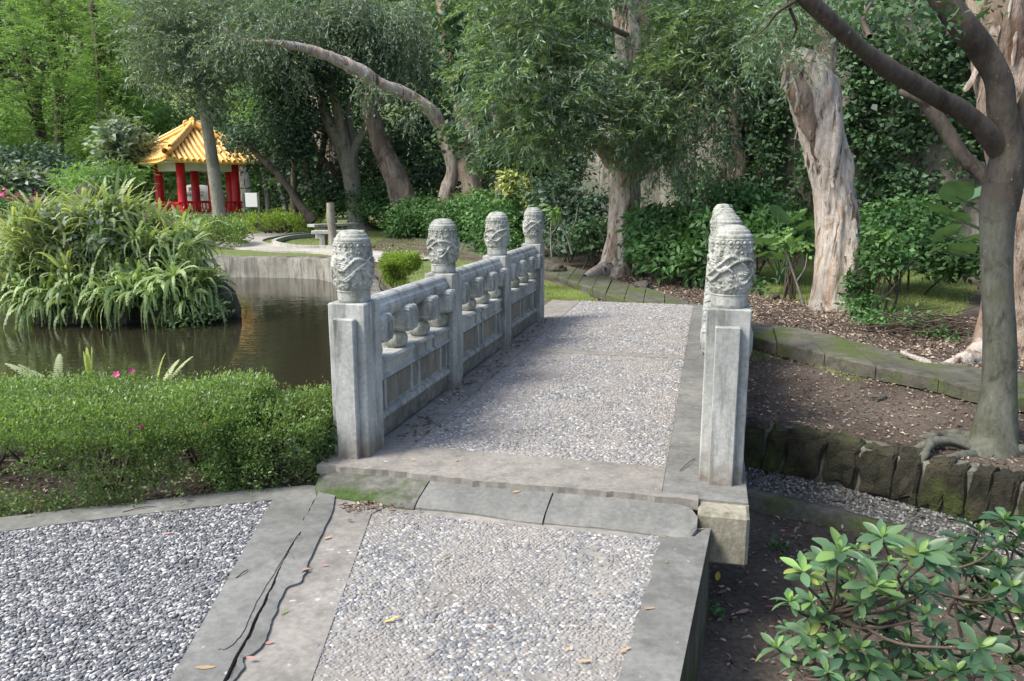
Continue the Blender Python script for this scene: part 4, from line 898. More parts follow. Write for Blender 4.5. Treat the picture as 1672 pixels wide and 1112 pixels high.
# T0: smooth grey tree at right
t0 = tree('smooth_bark_tree', 'smooth grey tree forking low into dark limbs, rooted above the stream wall', 1615, 725, 5.1)
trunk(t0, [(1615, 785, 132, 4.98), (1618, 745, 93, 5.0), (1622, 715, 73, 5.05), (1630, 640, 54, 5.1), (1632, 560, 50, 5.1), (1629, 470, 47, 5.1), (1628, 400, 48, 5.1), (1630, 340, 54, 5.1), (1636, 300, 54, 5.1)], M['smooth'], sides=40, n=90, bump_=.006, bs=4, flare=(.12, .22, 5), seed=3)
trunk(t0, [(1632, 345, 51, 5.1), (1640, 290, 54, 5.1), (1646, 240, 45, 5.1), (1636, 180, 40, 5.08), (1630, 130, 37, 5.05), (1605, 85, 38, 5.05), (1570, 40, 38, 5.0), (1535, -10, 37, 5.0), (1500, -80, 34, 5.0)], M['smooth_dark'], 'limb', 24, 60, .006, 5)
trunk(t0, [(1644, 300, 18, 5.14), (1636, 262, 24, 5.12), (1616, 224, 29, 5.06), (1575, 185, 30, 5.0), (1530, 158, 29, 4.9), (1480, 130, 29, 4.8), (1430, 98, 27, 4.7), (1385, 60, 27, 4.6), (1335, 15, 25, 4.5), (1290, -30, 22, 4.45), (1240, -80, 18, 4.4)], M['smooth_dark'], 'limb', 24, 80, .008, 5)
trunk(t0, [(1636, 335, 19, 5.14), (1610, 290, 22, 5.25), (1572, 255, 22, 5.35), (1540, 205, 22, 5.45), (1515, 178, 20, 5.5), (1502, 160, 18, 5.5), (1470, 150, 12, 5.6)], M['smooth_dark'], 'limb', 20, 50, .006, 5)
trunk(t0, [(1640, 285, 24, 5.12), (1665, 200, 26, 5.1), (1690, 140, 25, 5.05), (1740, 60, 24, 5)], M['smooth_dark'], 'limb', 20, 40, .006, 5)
for q in [[(1600, 715, 34, 5.05), (1565, 700, 26, 5.2), (1520, 705, 20, 5.3), (1470, 712, 14, 5.35), (1400, 706, 6, 5.45)], [(1590, 725, 30, 5.0), (1545, 712, 22, 5.0), (1500, 722, 16, 5.0), (1450, 728, 9, 5.05)], [(1580, 715, 26, 5.05), (1530, 702, 20, 5.1), (1510, 735, 12, 4.85), (1495, 745, 6, 4.8)],
          [(1590, 735, 34, 4.95), (1550, 740, 20, 4.85), (1510, 748, 10, 4.8)], [(1640, 730, 40, 5.0), (1690, 728, 22, 4.9), (1740, 735, 10, 4.9)]]:
    q = q[:-1] + [(q[-1][0], q[-1][1] + 16, q[-1][2], q[-1][3])]; limb(t0, [(x_, y_ + 8, w_ * .85, Y_) for x_, y_, w_, Y_ in q], M['smooth'], 12, 60, 'root', .022)
canopy([pb(1500, 60, 60, 45, 4.9, .3), pb(1580, 20, 70, 35, 5.1, .3), pb(1440, 30, 60, 40, 5.3, .3), pb(1420, 10, 90, 30, 5, .4)], 34, 12, .12, .055, .032, M['l_ivy'], 'foliage', t0, 44)
for q in [[(1300, 0, 8, 4.45), (1270, 20, 5, 4.5), (1250, 45, 3, 4.6), (1215, 75, 1.5, 4.7)], [(1290, 15, 5, 4.5), (1300, 45, 4, 4.6), (1290, 70, 2, 4.7)], [(1420, 60, 9, 4.7), (1410, 30, 7, 4.9), (1425, 0, 6, 5.1)]]: limb(t0, q, M['twigd'], 6, 16, 'twig')

# ------------------------------------------------------------------ far paperbarks behind the bench lawn
t4 = tree('paperbark_tree', 'slender paperbark whose trunk arches over to the left like a bow', 722, 345, 26)
trunk(t4, [(724, 352, 34, 26), (728, 320, 24, 26), (738, 280, 21, 26), (732, 240, 21, 26), (718, 205, 21, 26), (700, 178, 21, 25.8), (665, 155, 20, 25.5), (620, 138, 20, 25), (590, 118, 23, 24.7), (555, 100, 20, 24.4), (510, 82, 15, 24), (460, 72, 11, 23.6), (410, 68, 7, 23.2), (380, 55, 5, 23), (355, 40, 3, 22.8)], M['mela'], sides=24, n=120, bump_=.03, bs=5, seed=8)
f4 = [pb(655, 115, 40, 30, 26.8, .7), pb(610, 70, 60, 40, 26.5, .8), pb(540, 40, 70, 40, 26, .8), pb(470, 30, 70, 35, 26, .9), pb(600, 20, 70, 40, 26, .9), pb(400, 40, 50, 40, 24.5, .8), pb(385, 62, 45, 24, 22.4, .5), pb(440, 45, 40, 20, 23, .5), pb(600, 148, 26, 16, 24, .4), pb(690, 60, 55, 60, 26.8, .8), pb(660, 175, 26, 20, 24.6, .4), pb(470, 115, 30, 24, 25.6, .5)]
canopy(f4, 620, 11, .36, .14, .036, M['l_grey'], 'foliage', t4, 51, 'spray', .5, .9)
t5 = tree('paperbark_tree', 'leaning paperbark with twin trunks, left of the bow shaped one', 650, 350, 27)
trunk(t5, [(674, 350, 30, 27), (657, 305, 27, 27), (637, 262, 27, 27.2), (617, 220, 27, 27.4), (602, 170, 27, 27.5), (594, 110, 24, 27.5), (588, 40, 22, 27.6), (584, -40, 20, 27.6)], M['mela_dark'], sides=24, n=80, bump_=.05, bs=4, flare=(.15, .5, 4), seed=9)
trunk(t5, [(650, 345, 22, 26.8), (640, 300, 20, 27), (625, 262, 22, 27.2), (610, 210, 20, 27.4)], M['mela_dark'], 'trunk', 16, 40, .03, 5)
t6 = tree('paperbark_tree', 'tall creeper clad paperbark with white shaggy foot, right of the bow shaped one', 772, 350, 25)
trunk(t6, [(776, 352, 44, 25), (772, 320, 34, 25), (766, 270, 36, 25), (764, 230, 34, 25), (756, 170, 32, 25.2), (746, 110, 30, 25.4), (732, 40, 28, 25.5), (722, -60, 26, 25.5)], M['mela_in'], sides=24, n=90, bump_=.05, bs=5, flare=(.1, .4, 4), seed=10)
canopy([pb(752, 130, 24, 60, 24.8, .5), pb(745, 60, 30, 50, 24.8, .5), pb(742, 215, 22, 30, 24.6, .4), pb(765, 245, 26, 14, 24.6, .4), pb(735, 20, 40, 30, 25, .6)], 190, 8, .32, .21, .12, M['l_ivy'], 'creeper', t6, 52)
t7 = tree('paperbark_tree', 'dark stumpy paperbark trunk rising behind the yellow flecked shrub', 822, 345, 22)
trunk(t7, [(824, 340, 30, 22), (820, 300, 22, 22), (818, 250, 20, 22), (812, 180, 18, 22)], M['mela_dark'], sides=16, n=40, bump_=.03)
t8 = tree('paperbark_tree', 'pale old paperbark behind the four limbed tree', 545, 335, 33)
trunk(t8, [(555, 338, 26, 33), (552, 300, 26, 33), (545, 260, 30, 33), (530, 215, 36, 33), (520, 170, 30, 33), (515, 120, 26, 33)], M['mela'], sides=18, n=50, bump_=.06, bs=3)
# T5 in notes: the tree with four upward limbs by the benches
t9 = tree('bench_tree', 'pale trunk tree splitting into four dark limbs behind the stone benches', 588, 376, 29.5)
trunk(t9, [(590, 382, 44, 29.5), (585, 362, 32, 29.5), (580, 330, 28, 29.5), (574, 295, 27, 29.5), (570, 268, 30, 29.5)], M['grey'], sides=22, n=50, bump_=.02, flare=(.15, .2, 5))
for q in [[(570, 272, 26, 29.5), (555, 235, 22, 29.4), (535, 195, 19, 29.3), (524, 155, 15, 29.2), (510, 100, 10, 29)], [(571, 272, 22, 29.5), (562, 225, 17, 29.3), (550, 180, 15, 29.2), (542, 130, 12, 29.1), (545, 70, 8, 29)],
          [(572, 272, 20, 29.5), (580, 240, 15, 29.4), (600, 205, 13, 29.3), (618, 170, 10, 29.2), (632, 150, 6, 29.1)], [(572, 270, 18, 29.5), (576, 230, 14, 29.6), (568, 190, 9, 29.8), (575, 140, 6, 30)]]: limb(t9, q, M['grey'], 12, 40, bump_=.015)
f9 = [pb(600, 90, 50, 60, 27, .8), pb(590, 40, 50, 40, 27, .8), pb(480, 120, 70, 60, 28.5, 1.4), pb(455, 190, 42, 55, 28, 1.1), pb(480, 195, 45, 50, 29, 1.2), pb(430, 105, 45, 45, 28.5, 1.2), pb(560, 50, 80, 45, 29, 1.4), pb(470, 40, 90, 45, 28, 1.6), pb(600, 110, 50, 45, 29.5, 1), pb(485, 245, 36, 28, 29, .8), pb(540, 120, 50, 45, 30, 1.2), pb(660, 60, 60, 50, 29.5, 1.2)]
canopy(f9, 900, 22, .55, .17, .09, M['l_dark'], 'crown', t9, 53)
canopy(f9[:4] + f9[7:8], 160, 18, .5, .16, .09, M['l_ivy'], 'crown', t9, 54)
# leaning tree by the pavilion
t10 = tree('leaning_tree', 'slim bare trunk leaning in front of the orange roofed pavilion, with grey green crown', 358, 362, 26)
trunk(t10, [(359, 368, 24, 26), (357, 340, 21, 26), (352, 300, 20, 26), (345, 250, 19, 26), (337, 200, 17, 26), (329, 160, 15, 26), (322, 120, 13, 26), (330, 60, 10, 26), (345, 0, 8, 26)], M['grey'], sides=18, n=60, bump_=.008)
for q in [[(328, 150, 10, 26), (300, 100, 7, 25.5), (265, 70, 4, 25)], [(324, 130, 10, 26), (360, 80, 7, 25.6), (400, 50, 4, 25.2)], [(326, 140, 8, 26), (290, 50, 6, 26), (250, 20, 3, 26)]]: limb(t10, q, M['twig'], 6, 18)
f10 = [pb(265, 70, 55, 55, 25, 1.3), pb(330, 60, 70, 55, 25, 1.4), pb(290, 20, 80, 40, 25.5, 1.4), pb(375, 95, 35, 50, 25, 1.0), pb(320, 125, 45, 28, 24.8, .9), pb(255, 120, 30, 25, 25, .7), pb(400, 20, 50, 40, 25.5, 1.2), pb(350, 160, 30, 22, 25.4, .6)]
canopy(f10, 900, 11, .36, .14, .032, M['l_grey'], 'crown', t10, 55, 'spray', .5, .35)
# wood on the left of the pavilion: three feathery swamp trees
for k, (lab, px, Yt, pts, bl) in enumerate([
    ('feathery bright green tree with curved trunk, at the left edge behind the fern island', 75, 38, [(80, 300, 18, 38), (72, 250, 15, 38), (64, 200, 14, 38), (55, 150, 13, 38), (40, 90, 11, 38), (25, 20, 9, 38)], [pb(30, 60, 70, 60, 37, 2), pb(90, 120, 70, 50, 37, 2), pb(20, 160, 60, 50, 37, 2), pb(110, 190, 70, 35, 37, 1.8), pb(40, 230, 70, 25, 37, 1.8), pb(-50, 120, 60, 80, 38, 2)]),
    ('feathery bright green tree with straight trunk, between the left edge and the pavilion', 98, 41, [(98, 300, 16, 41), (97, 240, 14, 41), (96, 180, 12, 41), (90, 110, 11, 41), (82, 30, 10, 41), (80, -30, 9, 41)], [pb(120, 50, 80, 55, 40, 2.2), pb(60, 10, 70, 40, 40, 2), pb(150, 130, 60, 45, 40, 2), pb(160, 10, 60, 40, 41, 2), pb(140, 230, 60, 25, 40, 1.8)]),
    ('darker feathery tree rising left of the pavilion roof', 186, 37, [(190, 290, 14, 37), (186, 220, 14, 37), (180, 160, 13, 37), (165, 90, 12, 37), (155, 40, 11, 37), (148, -40, 10, 37)], [pb(190, 70, 55, 55, 36.5, 2), pb(170, 130, 55, 35, 36, 1.8), pb(215, 170, 50, 30, 36, 1.6), pb(180, 215, 50, 25, 36, 1.5), pb(210, 30, 40, 30, 36.5, 1.5), pb(225, 120, 30, 30, 37, 1.2)])]):
    tt = tree('feathery_tree', lab, px, 300, Yt, 'feathery trees left of the pavilion'); trunk(tt, pts, M['dbark'], sides=14, n=50, bump_=.02)
    rr_ = np.random.default_rng(60 + k)
    for i in range(9):
        b_ = bl[i % len(bl)]; j = rr_.integers(1, len(pts) - 1); p0 = AT(pts[j][0], pts[j][1], Yt); p2_ = np.array(b_[:3]) + rr_.normal(0, .6, 3); pm = (np.array(p0) + p2_) / 2 + (0, 0, .3)
        V, F = tube([p0, pm, p2_], [.07, .045, .015], 6, 12); put('limb', mesh('limb', V, F, M['twigd'], True), tt)
    canopy(bl, 520, 16, .62, .17, .045, M['l_feather'], 'crown', tt, 61 + k, 'flat', .6, .8)
# small trunks in the shade between pavilion and benches
for k, (lab, pts, mt) in enumerate([
    ('thin pale sapling trunk just right of the white board', [(438, 352, 9, 31), (436, 320, 8, 31), (431, 290, 7, 31), (425, 255, 6, 31)], 'grey'),
    ('slanting grey trunk second right of the white board', [(470, 352, 10, 31), (462, 325, 9, 31), (455, 295, 9, 31), (448, 260, 8, 31), (440, 220, 7, 31)], 'grey'),
    ('dark trunk leaning left with its foot near the wooden pole', [(512, 362, 22, 28), (490, 335, 14, 28), (470, 305, 12, 28), (445, 275, 11, 28), (425, 258, 9, 28), (400, 230, 7, 28)], 'dbark'),
    ('dark upright trunk left of the wooden pole', [(482, 358, 16, 30), (479, 320, 11, 30), (480, 280, 10, 30), (482, 230, 9, 30)], 'dbark'),
    ('crooked dark trunk right behind the wooden pole', [(522, 355, 14, 31), (512, 320, 10, 31), (502, 285, 10, 31), (497, 240, 8, 31), (480, 200, 7, 31)], 'dbark'),
    ('dark trunk with a forked top behind the far bench', [(540, 350, 12, 31), (532, 318, 9, 31), (522, 285, 9, 31), (528, 240, 9, 31), (536, 205, 6, 31)], 'dbark'),
    ('crooked dark limbed tree left of the pale four limbed tree', [(560, 300, 10, 31), (530, 262, 9, 30), (505, 240, 8, 30), (488, 215, 8, 30), (475, 190, 6, 30)], 'dbark'),
    ('whitish trunk just right of the pavilion columns', [(402, 345, 18, 40), (401, 310, 16, 40), (397, 275, 14, 40), (392, 230, 12, 40)], 'mela'),
    ('thin dark trunk in the deep shade behind the bow shaped paperbark', [(700, 340, 9, 32), (690, 300, 8, 32), (672, 270, 7, 32), (655, 240, 6, 32)], 'dbark'),
]):
    tt = tree('shade_tree', lab, pts[0][0], pts[0][1], pts[0][3], 'trunks in the shade between pavilion and benches'); trunk(tt, pts, M[mt], sides=12, n=40, bump_=.02)
    x_, y_, w_, Yy = pts[-1]; canopy([pb(x_, y_ - 8, 34, 24, Yy, .9), pb(x_ - 14, y_ + 6, 26, 18, Yy, .8)], 60, 16, .4, .15, .085, M['l_dark'], 'crown', tt, 80 + k)

# ------------------------------------------------------------------ woods behind
def mass(name, bl, nc, per, cr, L, W, mat, seed, style='broad', label=None):
    o = canopy(bl, nc, per, cr, L, W, M[mat], name, None, seed, style, .6); tag(o, label, None, None, 'stuff'); return o
bw = []
for i in range(34):
    px = -160 + i * 60; Yb = 46 + 5 * rng.random() if px < 700 else 34 + 5 * rng.random()
    for py in (-60, 20, 100, 180, 260, 320): bw.append(pb(px + rng.normal(0, 15), py + rng.normal(0, 12), 48, 50, Yb + rng.normal(0, 1.5), 2.0))
for px in range(-1000, -160, 85):
    for py in (-40, 60, 150, 230, 300): bw.append(pb(px + rng.normal(0, 15), py + rng.normal(0, 12), 74, 62, 32 + 4 * rng.random(), 2.0))
mass('woods', bw, 7600, 12, 1.1, .40, .24, 'l_wood', 91)
bw2 = [pb(px, py, 45, 35, 43, 2) for px, py in [(20, 300), (90, 290), (150, 250), (210, 215), (250, 190), (300, 250), (10, 250), (180, 300), (250, 240), (310, 300), (360, 240), (420, 170), (390, 300), (230, 280), (130, 150), (30, 200)]]
mass('woods', bw2, 1500, 12, .7, .26, .15, 'l_woodl', 92)
bw3 = [pb(px, py, 55, 45, 31.5, 1.5) for px, py in [(620, 240), (690, 200), (700, 280), (780, 200), (800, 290), (850, 250), (900, 300), (960, 270), (760, 100), (680, 120), (640, 320), (820, 130), (940, 200), (560, 300), (480, 290)]]
mass('woods', bw3, 1300, 14, .6, .2, .11, 'l_dark', 93)

# ------------------------------------------------------------------ retaining wall and creeper
Vw = []; Fw = []; Lw2 = catmull([(*p, 0) for p in WL], 160)[:, :2]; nzz = 26
Tw = nrm(np.gradient(Lw2, axis=0)); Nw = np.column_stack([-Tw[:, 1], Tw[:, 0]]); Nw = np.where((Nw[:, 1:2] > 0), -Nw, Nw)
for i in range(160):
    for z in np.linspace(-.3, 4.9, nzz): Vw.append((Lw2[i][0], Lw2[i][1], z))
Vw = np.array(Vw); dn = fbm(Vw * (1, 1, .4), .8, 3, 6) * .07; Vw[:, :2] += np.repeat(Nw, nzz, 0) * dn[:, None]
for i in range(159):
    for j in range(nzz - 1): a_ = i * nzz + j; Fw.append((a_, a_ + nzz, a_ + nzz + 1, a_ + 1))
rw = thing('retaining_wall', 'tall weathered concrete retaining wall hung with creepers, behind the right hand lawn', 'wall', (9.5, 12.2, 0)); WORLD.add(rw.name)
put('wall_face', mesh('wall_face', Vw, Fw, M['retain'], True), rw)
def along(px):      # point of the wall seen at a photograph column
    x = (px - 836) / FPX * 1.0; best = None
    for i in range(160):
        wv = Lw2[i][1] * CT + 0; e = abs(Lw2[i][0] / wv * 1.0 - x)
        if best is None or e < best[0]: best = (e, i)
    return best[1]
iv = []
ivspec = [(1050, 150, 50, 120), (1215, 60, 60, 60), (1240, 150, 26, 90), (1180, 100, 60, 50), (1200, 200, 22, 60), (1255, 250, 26, 90), (1230, 330, 30, 40), (1290, 50, 60, 50), (1290, 160, 30, 50), (1400, 60, 70, 60), (1420, 130, 60, 60), (1395, 200, 30, 60), (1430, 250, 40, 40), (1500, 120, 60, 60), (1480, 220, 36, 40), (1420, 310, 50, 34), (1480, 300, 30, 26), (1560, 60, 60, 60), (1560, 170, 40, 60), (1590, 240, 30, 50), (1530, 330, 30, 24), (1650, 80, 40, 90), (1660, 250, 30, 90), (1120, 300, 20, 30), (1160, 300, 16, 40), (1100, 60, 60, 60), (1330, 260, 24, 60), (1300, 340, 40, 30), (1090, 200, 20, 60), (960, 80, 60, 80), (1710, 150, 50, 120)]
for px, py, rx, ry in ivspec:
    i = along(px); Yy = Lw2[i][1] - .28; iv.append(pb(px, py, rx, ry, Yy, .2))
canopy(iv, 1900, 14, .22, .095, .07, M['l_ivy'], 'creeper', rw, 71)
canopy(iv, 260, 14, .3, .14, .10, M['l_dark'], 'creeper', rw, 72)
# hanging roots and bare vines on the wall
r2 = np.random.default_rng(77)
for k in range(46):
    px = r2.choice([1165, 1180, 1195, 1205, 1215, 1150, 1240, 1300, 1400, 1480, 1100, 1130]) + r2.normal(0, 12); i = along(px); Yy = Lw2[i][1] - .12 - .1 * r2.random(); y0 = r2.uniform(20, 180); y1 = r2.uniform(260, 390); ym = (y0 + y1) / 2
    limb(rw, [(px, y0, 2.2, Yy), (px + r2.normal(0, 9), ym, 2.2, Yy), (px + r2.normal(0, 14), y1, 1.6, Yy)], M['twig'], 4, 10, 'vine')
i = along(1205); Yy = Lw2[i][1] - .3
trunk(rw, [(1218, 380, 22, Yy), (1208, 330, 20, Yy), (1212, 270, 20, Yy), (1202, 210, 22, Yy), (1200, 120, 20, Yy), (1195, 20, 18, Yy)], M['mela_dark'], 'vine_trunk', 12, 40, .05, 5)
# fringe of trees above the retaining wall
fr = [pb(px, py, 70, 55, Lw2[along(px)][1] + .6, .8) for px, py in [(1260, 10), (1350, 0), (1450, 0), (1560, -10), (1660, 0), (1180, 0), (1090, 0), (1320, -60), (1500, -60), (1650, -60)]]
mass('hanging_foliage', fr, 620, 14, .4, .15, .09, 'l_under', 94)
rw_back = [pb(px, py, 60, 60, Lw2[along(px)][1] + 2.5, .8) for px in range(1020, 1760, 70) for py in (-40, 40, 90)]
mass('woods', rw_back, 1200, 12, .6, .2, .12, 'l_wood', 95)

# ------------------------------------------------------------------ understorey shrubs
def shrub(label, bl, nc, per, cr, L, W, mat, seed, stems=5, group='shrubs under the paperbarks', style='broad', cat='shrub', nm='shrub', shell=.35, fold=.12):
    x = np.mean([b[0] for b in bl]); y = np.mean([b[1] for b in bl]); z = gz(x, y); s_ = thing(nm, label, cat, (x, y, z), 0, group); WORLD.add(s_.name)
    canopy(bl, nc, per, cr, L, W, M[mat], 'foliage', s_, seed, style, shell, .6, fold)
    r = np.random.default_rng(seed)
    for k in range(stems):
        b_ = bl[k % len(bl)]; p0 = np.array((x + r.normal(0, .12), y + r.normal(0, .12), z - .03)); p2_ = np.array(b_[:3]) + r.normal(0, .25, 3) * (b_[3], b_[4], b_[5]); pm = (p0 + p2_) / 2 + r.normal(0, .06, 3)
        V, F = tube([p0, pm, p2_], [.018, .012, .006], 5, 10); put('stem', mesh('stem', V, F, M['twigd'], True), s_)
    return s_
shrub('low glossy shrub bank along the bench path behind the four limbed tree', [pb(640, 335, 62, 30, 29, 1.2), pb(600, 325, 40, 26, 30, 1.2), pb(540, 330, 40, 22, 31, 1.0)], 320, 18, .35, .14, .08, 'l_under', 101)
shrub('dark green shrub at the foot of the bow shaped paperbark', [pb(690, 355, 45, 32, 25.5, 1), pb(660, 360, 30, 30, 25.8, .8)], 260, 18, .3, .14, .07, 'l_under', 102)
shrub('dense rounded shrub at the foot of the white footed paperbark', [pb(745, 358, 48, 36, 23.5, 1), pb(790, 345, 40, 35, 23.5, 1)], 320, 18, .28, .13, .07, 'l_under', 103)
shrub('leafy shrub behind the third left bridge post', [pb(800, 375, 40, 45, 19.5, .8), pb(840, 350, 45, 40, 19, .9), pb(830, 400, 34, 26, 18, .6)], 330, 18, .24, .12, .065, 'l_under', 104)
shrub('yellow flecked variegated shrub above the bridge posts', [pb(850, 300, 36, 26, 18.4, .5), pb(875, 325, 26, 20, 18.2, .4)], 60, 16, .16, .12, .07, 'l_var', 105)
shrub('blue green compound leaved shrub hanging right of the white footed paperbark', [pb(840, 250, 50, 26, 19, .7), pb(900, 275, 55, 28, 18.6, .7), pb(800, 268, 30, 22, 19.5, .5)], 230, 16, .26, .15, .05, 'l_ivy', 106)
shrub('dark shrub thicket filling the gap left of the weeping paperbark', [pb(910, 330, 45, 50, 17.2, .8), pb(960, 350, 35, 50, 16.8, .7), pb(930, 390, 50, 28, 16, .6), pb(900, 250, 60, 40, 18.6, .8)], 380, 18, .26, .12, .065, 'l_dark', 107)
shrub('pale leaved bushy plant left of the weeping paperbark foot', [pb(965, 385, 26, 24, 15.2, .4)], 60, 16, .16, .13, .05, 'l_ivy', 108)
shrub('ivy bush clinging to the right side of the weeping paperbark', [pb(1040, 400, 18, 46, 14.0, .25), pb(1050, 380, 14, 30, 14.0, .25)], 80, 16, .14, .075, .05, 'l_under', 109)
shrub('large glossy shrub between the weeping paperbark and the near right post', [pb(1100, 370, 55, 34, 13.6, .7), pb(1080, 410, 38, 34, 12.9, .5), pb(1130, 420, 40, 34, 12.4, .5), pb(1150, 380, 40, 34, 12.8, .5), pb(1060, 360, 30, 24, 14, .4)], 330, 18, .2, .14, .06, 'l_under', 110)
shrub('bright broadleaf shrub behind the capped right posts', [pb(1200, 330, 36, 30, 13.6, .5), pb(1250, 375, 40, 34, 12.6, .5), pb(1290, 385, 36, 30, 12.4, .5), pb(1240, 330, 30, 24, 13.8, .4)], 240, 16, .2, .13, .065, 'l_under', 111)
shrub('dark bushes right of the stout paperbark', [pb(1440, 365, 40, 34, 11.6, .5), pb(1420, 410, 26, 34, 11.2, .4), pb(1490, 400, 40, 36, 11.2, .5), pb(1540, 420, 40, 32, 10.6, .5), pb(1500, 350, 40, 26, 12, .5), pb(1590, 420, 26, 40, 10, .4)], 420, 16, .17, .095, .055, 'l_under', 112)
shrub('thin stemmed open shrub right of the stout paperbark', [pb(1450, 400, 46, 30, 9.6, .4), pb(1440, 430, 30, 20, 9.5, .3)], 60, 12, .12, .085, .05, 'l_under', 113, 7)
shrub('creeper tuft on the right foot of the stout paperbark', [pb(1400, 470, 22, 26, 9.6, .2), pb(1410, 500, 26, 16, 9.3, .2)], 60, 14, .09, .075, .032, 'l_under', 114, 6)
shrub('low leafy weeds around the brush heap', [pb(1480, 520, 50, 14, 8.4, .3), pb(1430, 520, 30, 12, 8.6, .3), pb(1530, 540, 30, 12, 8, .3)], 90, 10, .08, .06, .03, 'l_under', 115, 0)
shrub('small pale sapling in front of the creeper wall', [pb(1280, 390, 12, 20, 10.8, .2), pb(1310, 400, 14, 16, 10.8, .2)], 14, 8, .1, .08, .05, 'l_woodl', 116, 6)
shrub('leafy tuft at the back right of the lawn', [pb(1230, 460, 14, 18, 9.4, .15)], 12, 8, .08, .08, .035, 'l_under', 117, 0)
# left side plants
shrub('pale broadleaf shrub left of the pavilion roof', [pb(205, 225, 32, 30, 30, 1), pb(190, 255, 30, 20, 30, .8)], 150, 14, .35, .26, .13, 'l_grey', 118)
shrub('yellow green bamboo like shrub above the fern island', [pb(165, 300, 50, 24, 24, 1), pb(190, 285, 40, 20, 25, .8), pb(130, 290, 30, 16, 25, .8)], 190, 14, .35, .22, .055, 'l_woodl', 119)
shrub('broad leaved plant at the far left above the ferns', [pb(30, 295, 36, 26, 26, 1), pb(60, 300, 20, 18, 26, .7)], 90, 12, .3, .28, .13, 'l_grey', 120)
shrub('dark bush behind the far left broad leaved plant', [pb(20, 270, 60, 30, 32, 1.5), pb(80, 265, 40, 22, 32, 1.2)], 160, 14, .5, .2, .11, 'l_dark', 121)
fl = thing('flowering_plant', 'pink and white flowering bush at the far left edge', 'flowers', (*AT(20, 330, 23)[:2], 0)); WORLD.add(fl.name)
canopy([pb(10, 335, 40, 20, 22, .6), pb(50, 335, 30, 14, 22, .6)], 70, 12, .25, .14, .07, M['l_under'], 'foliage', fl, 122)
canopy([pb(5, 322, 26, 10, 21.8, .4), pb(62, 326, 12, 7, 21.8, .3)], 16, 8, .12, .10, .09, M['flower'], 'blossom', fl, 123)

# elephant ear plant: each leaf its own part
def heart_leaf(seed):
    r = np.random.default_rng(seed); V = [(0, 0, 0)]; n = 18
    for i in range(n):
        a = -PI / 2 + 2 * PI * (i + .5) / n; rr_ = .5 * (1 - .22 * math.cos(a + PI / 2) ** 4) ; x = rr_ * math.cos(a) * .86; y = rr_ * math.sin(a)
        if math.sin(a) > .6: y *= 1.35
        V.append((x, y + .1, .30 * abs(x) - .55 * (x * x) - .25 * max(0, y) ** 2 + .01 * math.sin(5 * a + seed)))
    F = [(0, i + 1, (i + 1) % n + 1) for i in range(n)]; return mesh('leaf', V, F, M['l_taro'], True)
hearts = [heart_leaf(k) for k in range(3)]
def taro(label, spots, base, seed):
    x, y, z = base; o = thing('elephant_ear_plant', label, 'plant', base, 0, 'elephant ear plants'); WORLD.add(o.name); r = np.random.default_rng(seed)
    for px, py, Yy, sz in spots:
        p = np.array(AT(px, py, Yy)); l = put('leaf', hearts[r.integers(3)], o, tuple(p), (r.uniform(.25, .85), r.normal(0, .3), r.uniform(PI * .7, PI * 1.3)), sz * .85)
        V, F = tube([(x + r.normal(0, .05), y + r.normal(0, .05), z), tuple((p + np.array(base)) / 2 + (0, 0, .12)), tuple(p)], [.014, .011, .008], 6, 10); put('stalk', mesh('stalk', V, F, M['l_taro'], True), o)
bx, by = G(1560, 450, .1)
taro('clump of big heart shaped leaves left of the smooth grey tree', [(1560, 320, 9.6, .52), (1535, 345, 9.5, .42), (1590, 318, 9.7, .5), (1568, 357, 9.3, .34), (1605, 345, 9.5, .38), (1540, 385, 9.2, .42), (1590, 390, 9.2, .42), (1600, 420, 9.1, .34), (1570, 410, 9.0, .42), (1615, 380, 9.4, .4), (1525, 410, 9.1, .3)], (bx - .1, 9.9, .1), 5)
taro('broad leaved clump against the creeper wall left of the stout paperbark', [(1270, 352, 12, .5), (1300, 358, 12, .48), (1245, 395, 11.6, .5), (1295, 395, 11.6, .46), (1320, 372, 11.8, .5), (1265, 420, 11.4, .46), (1235, 420, 11.4, .4)], (AT(1280, 430, 11.9)[0], 12.0, .1), 6)

# saplings on the leaf litter
for lab, pts, bl in [('bare forked sapling beside the bridge end, with few pale leaves', [(934, 415, 3.5, 15), (925, 385, 3, 15), (912, 355, 2.5, 15)], [pb(908, 352, 10, 12, 15, .15)]), ('thin bare sapling behind the last left bridge post', [(901, 420, 3, 14.6), (899, 385, 2.5, 14.6), (902, 340, 2, 14.6)], [pb(905, 345, 10, 14, 14.6, .15)]),
                     ('pair of slender bare stems on the lawn left of the stout paperbark', [(1311, 495, 5, 9.9), (1300, 460, 3.5, 9.9), (1288, 425, 3, 9.9), (1276, 392, 2, 9.9)], [pb(1280, 395, 10, 10, 9.9, .12)]), ('thin crooked stem on the lawn right of the stout paperbark', [(1438, 490, 4, 9.6), (1446, 450, 3.5, 9.6), (1452, 420, 3, 9.6), (1456, 385, 2, 9.6)], [pb(1455, 390, 26, 12, 9.6, .2)])]:
    o = tree('sapling', lab, pts[0][0], pts[0][1], pts[0][3], None, 'sapling'); limb(o, pts, M['grey'], 6, 14, 'stem'); x_, y_, w_, Yy = pts[1]
    limb(o, [(x_, y_, w_ * .8, Yy), (x_ + 14, y_ - 22, w_ * .6, Yy), (x_ + 18, y_ - 46, 1.2, Yy)], M['grey'], 5, 10, 'stem'); canopy(bl, 5, 5, .08, .13, .075, M['l_woodl'], 'leaves', o, 130)

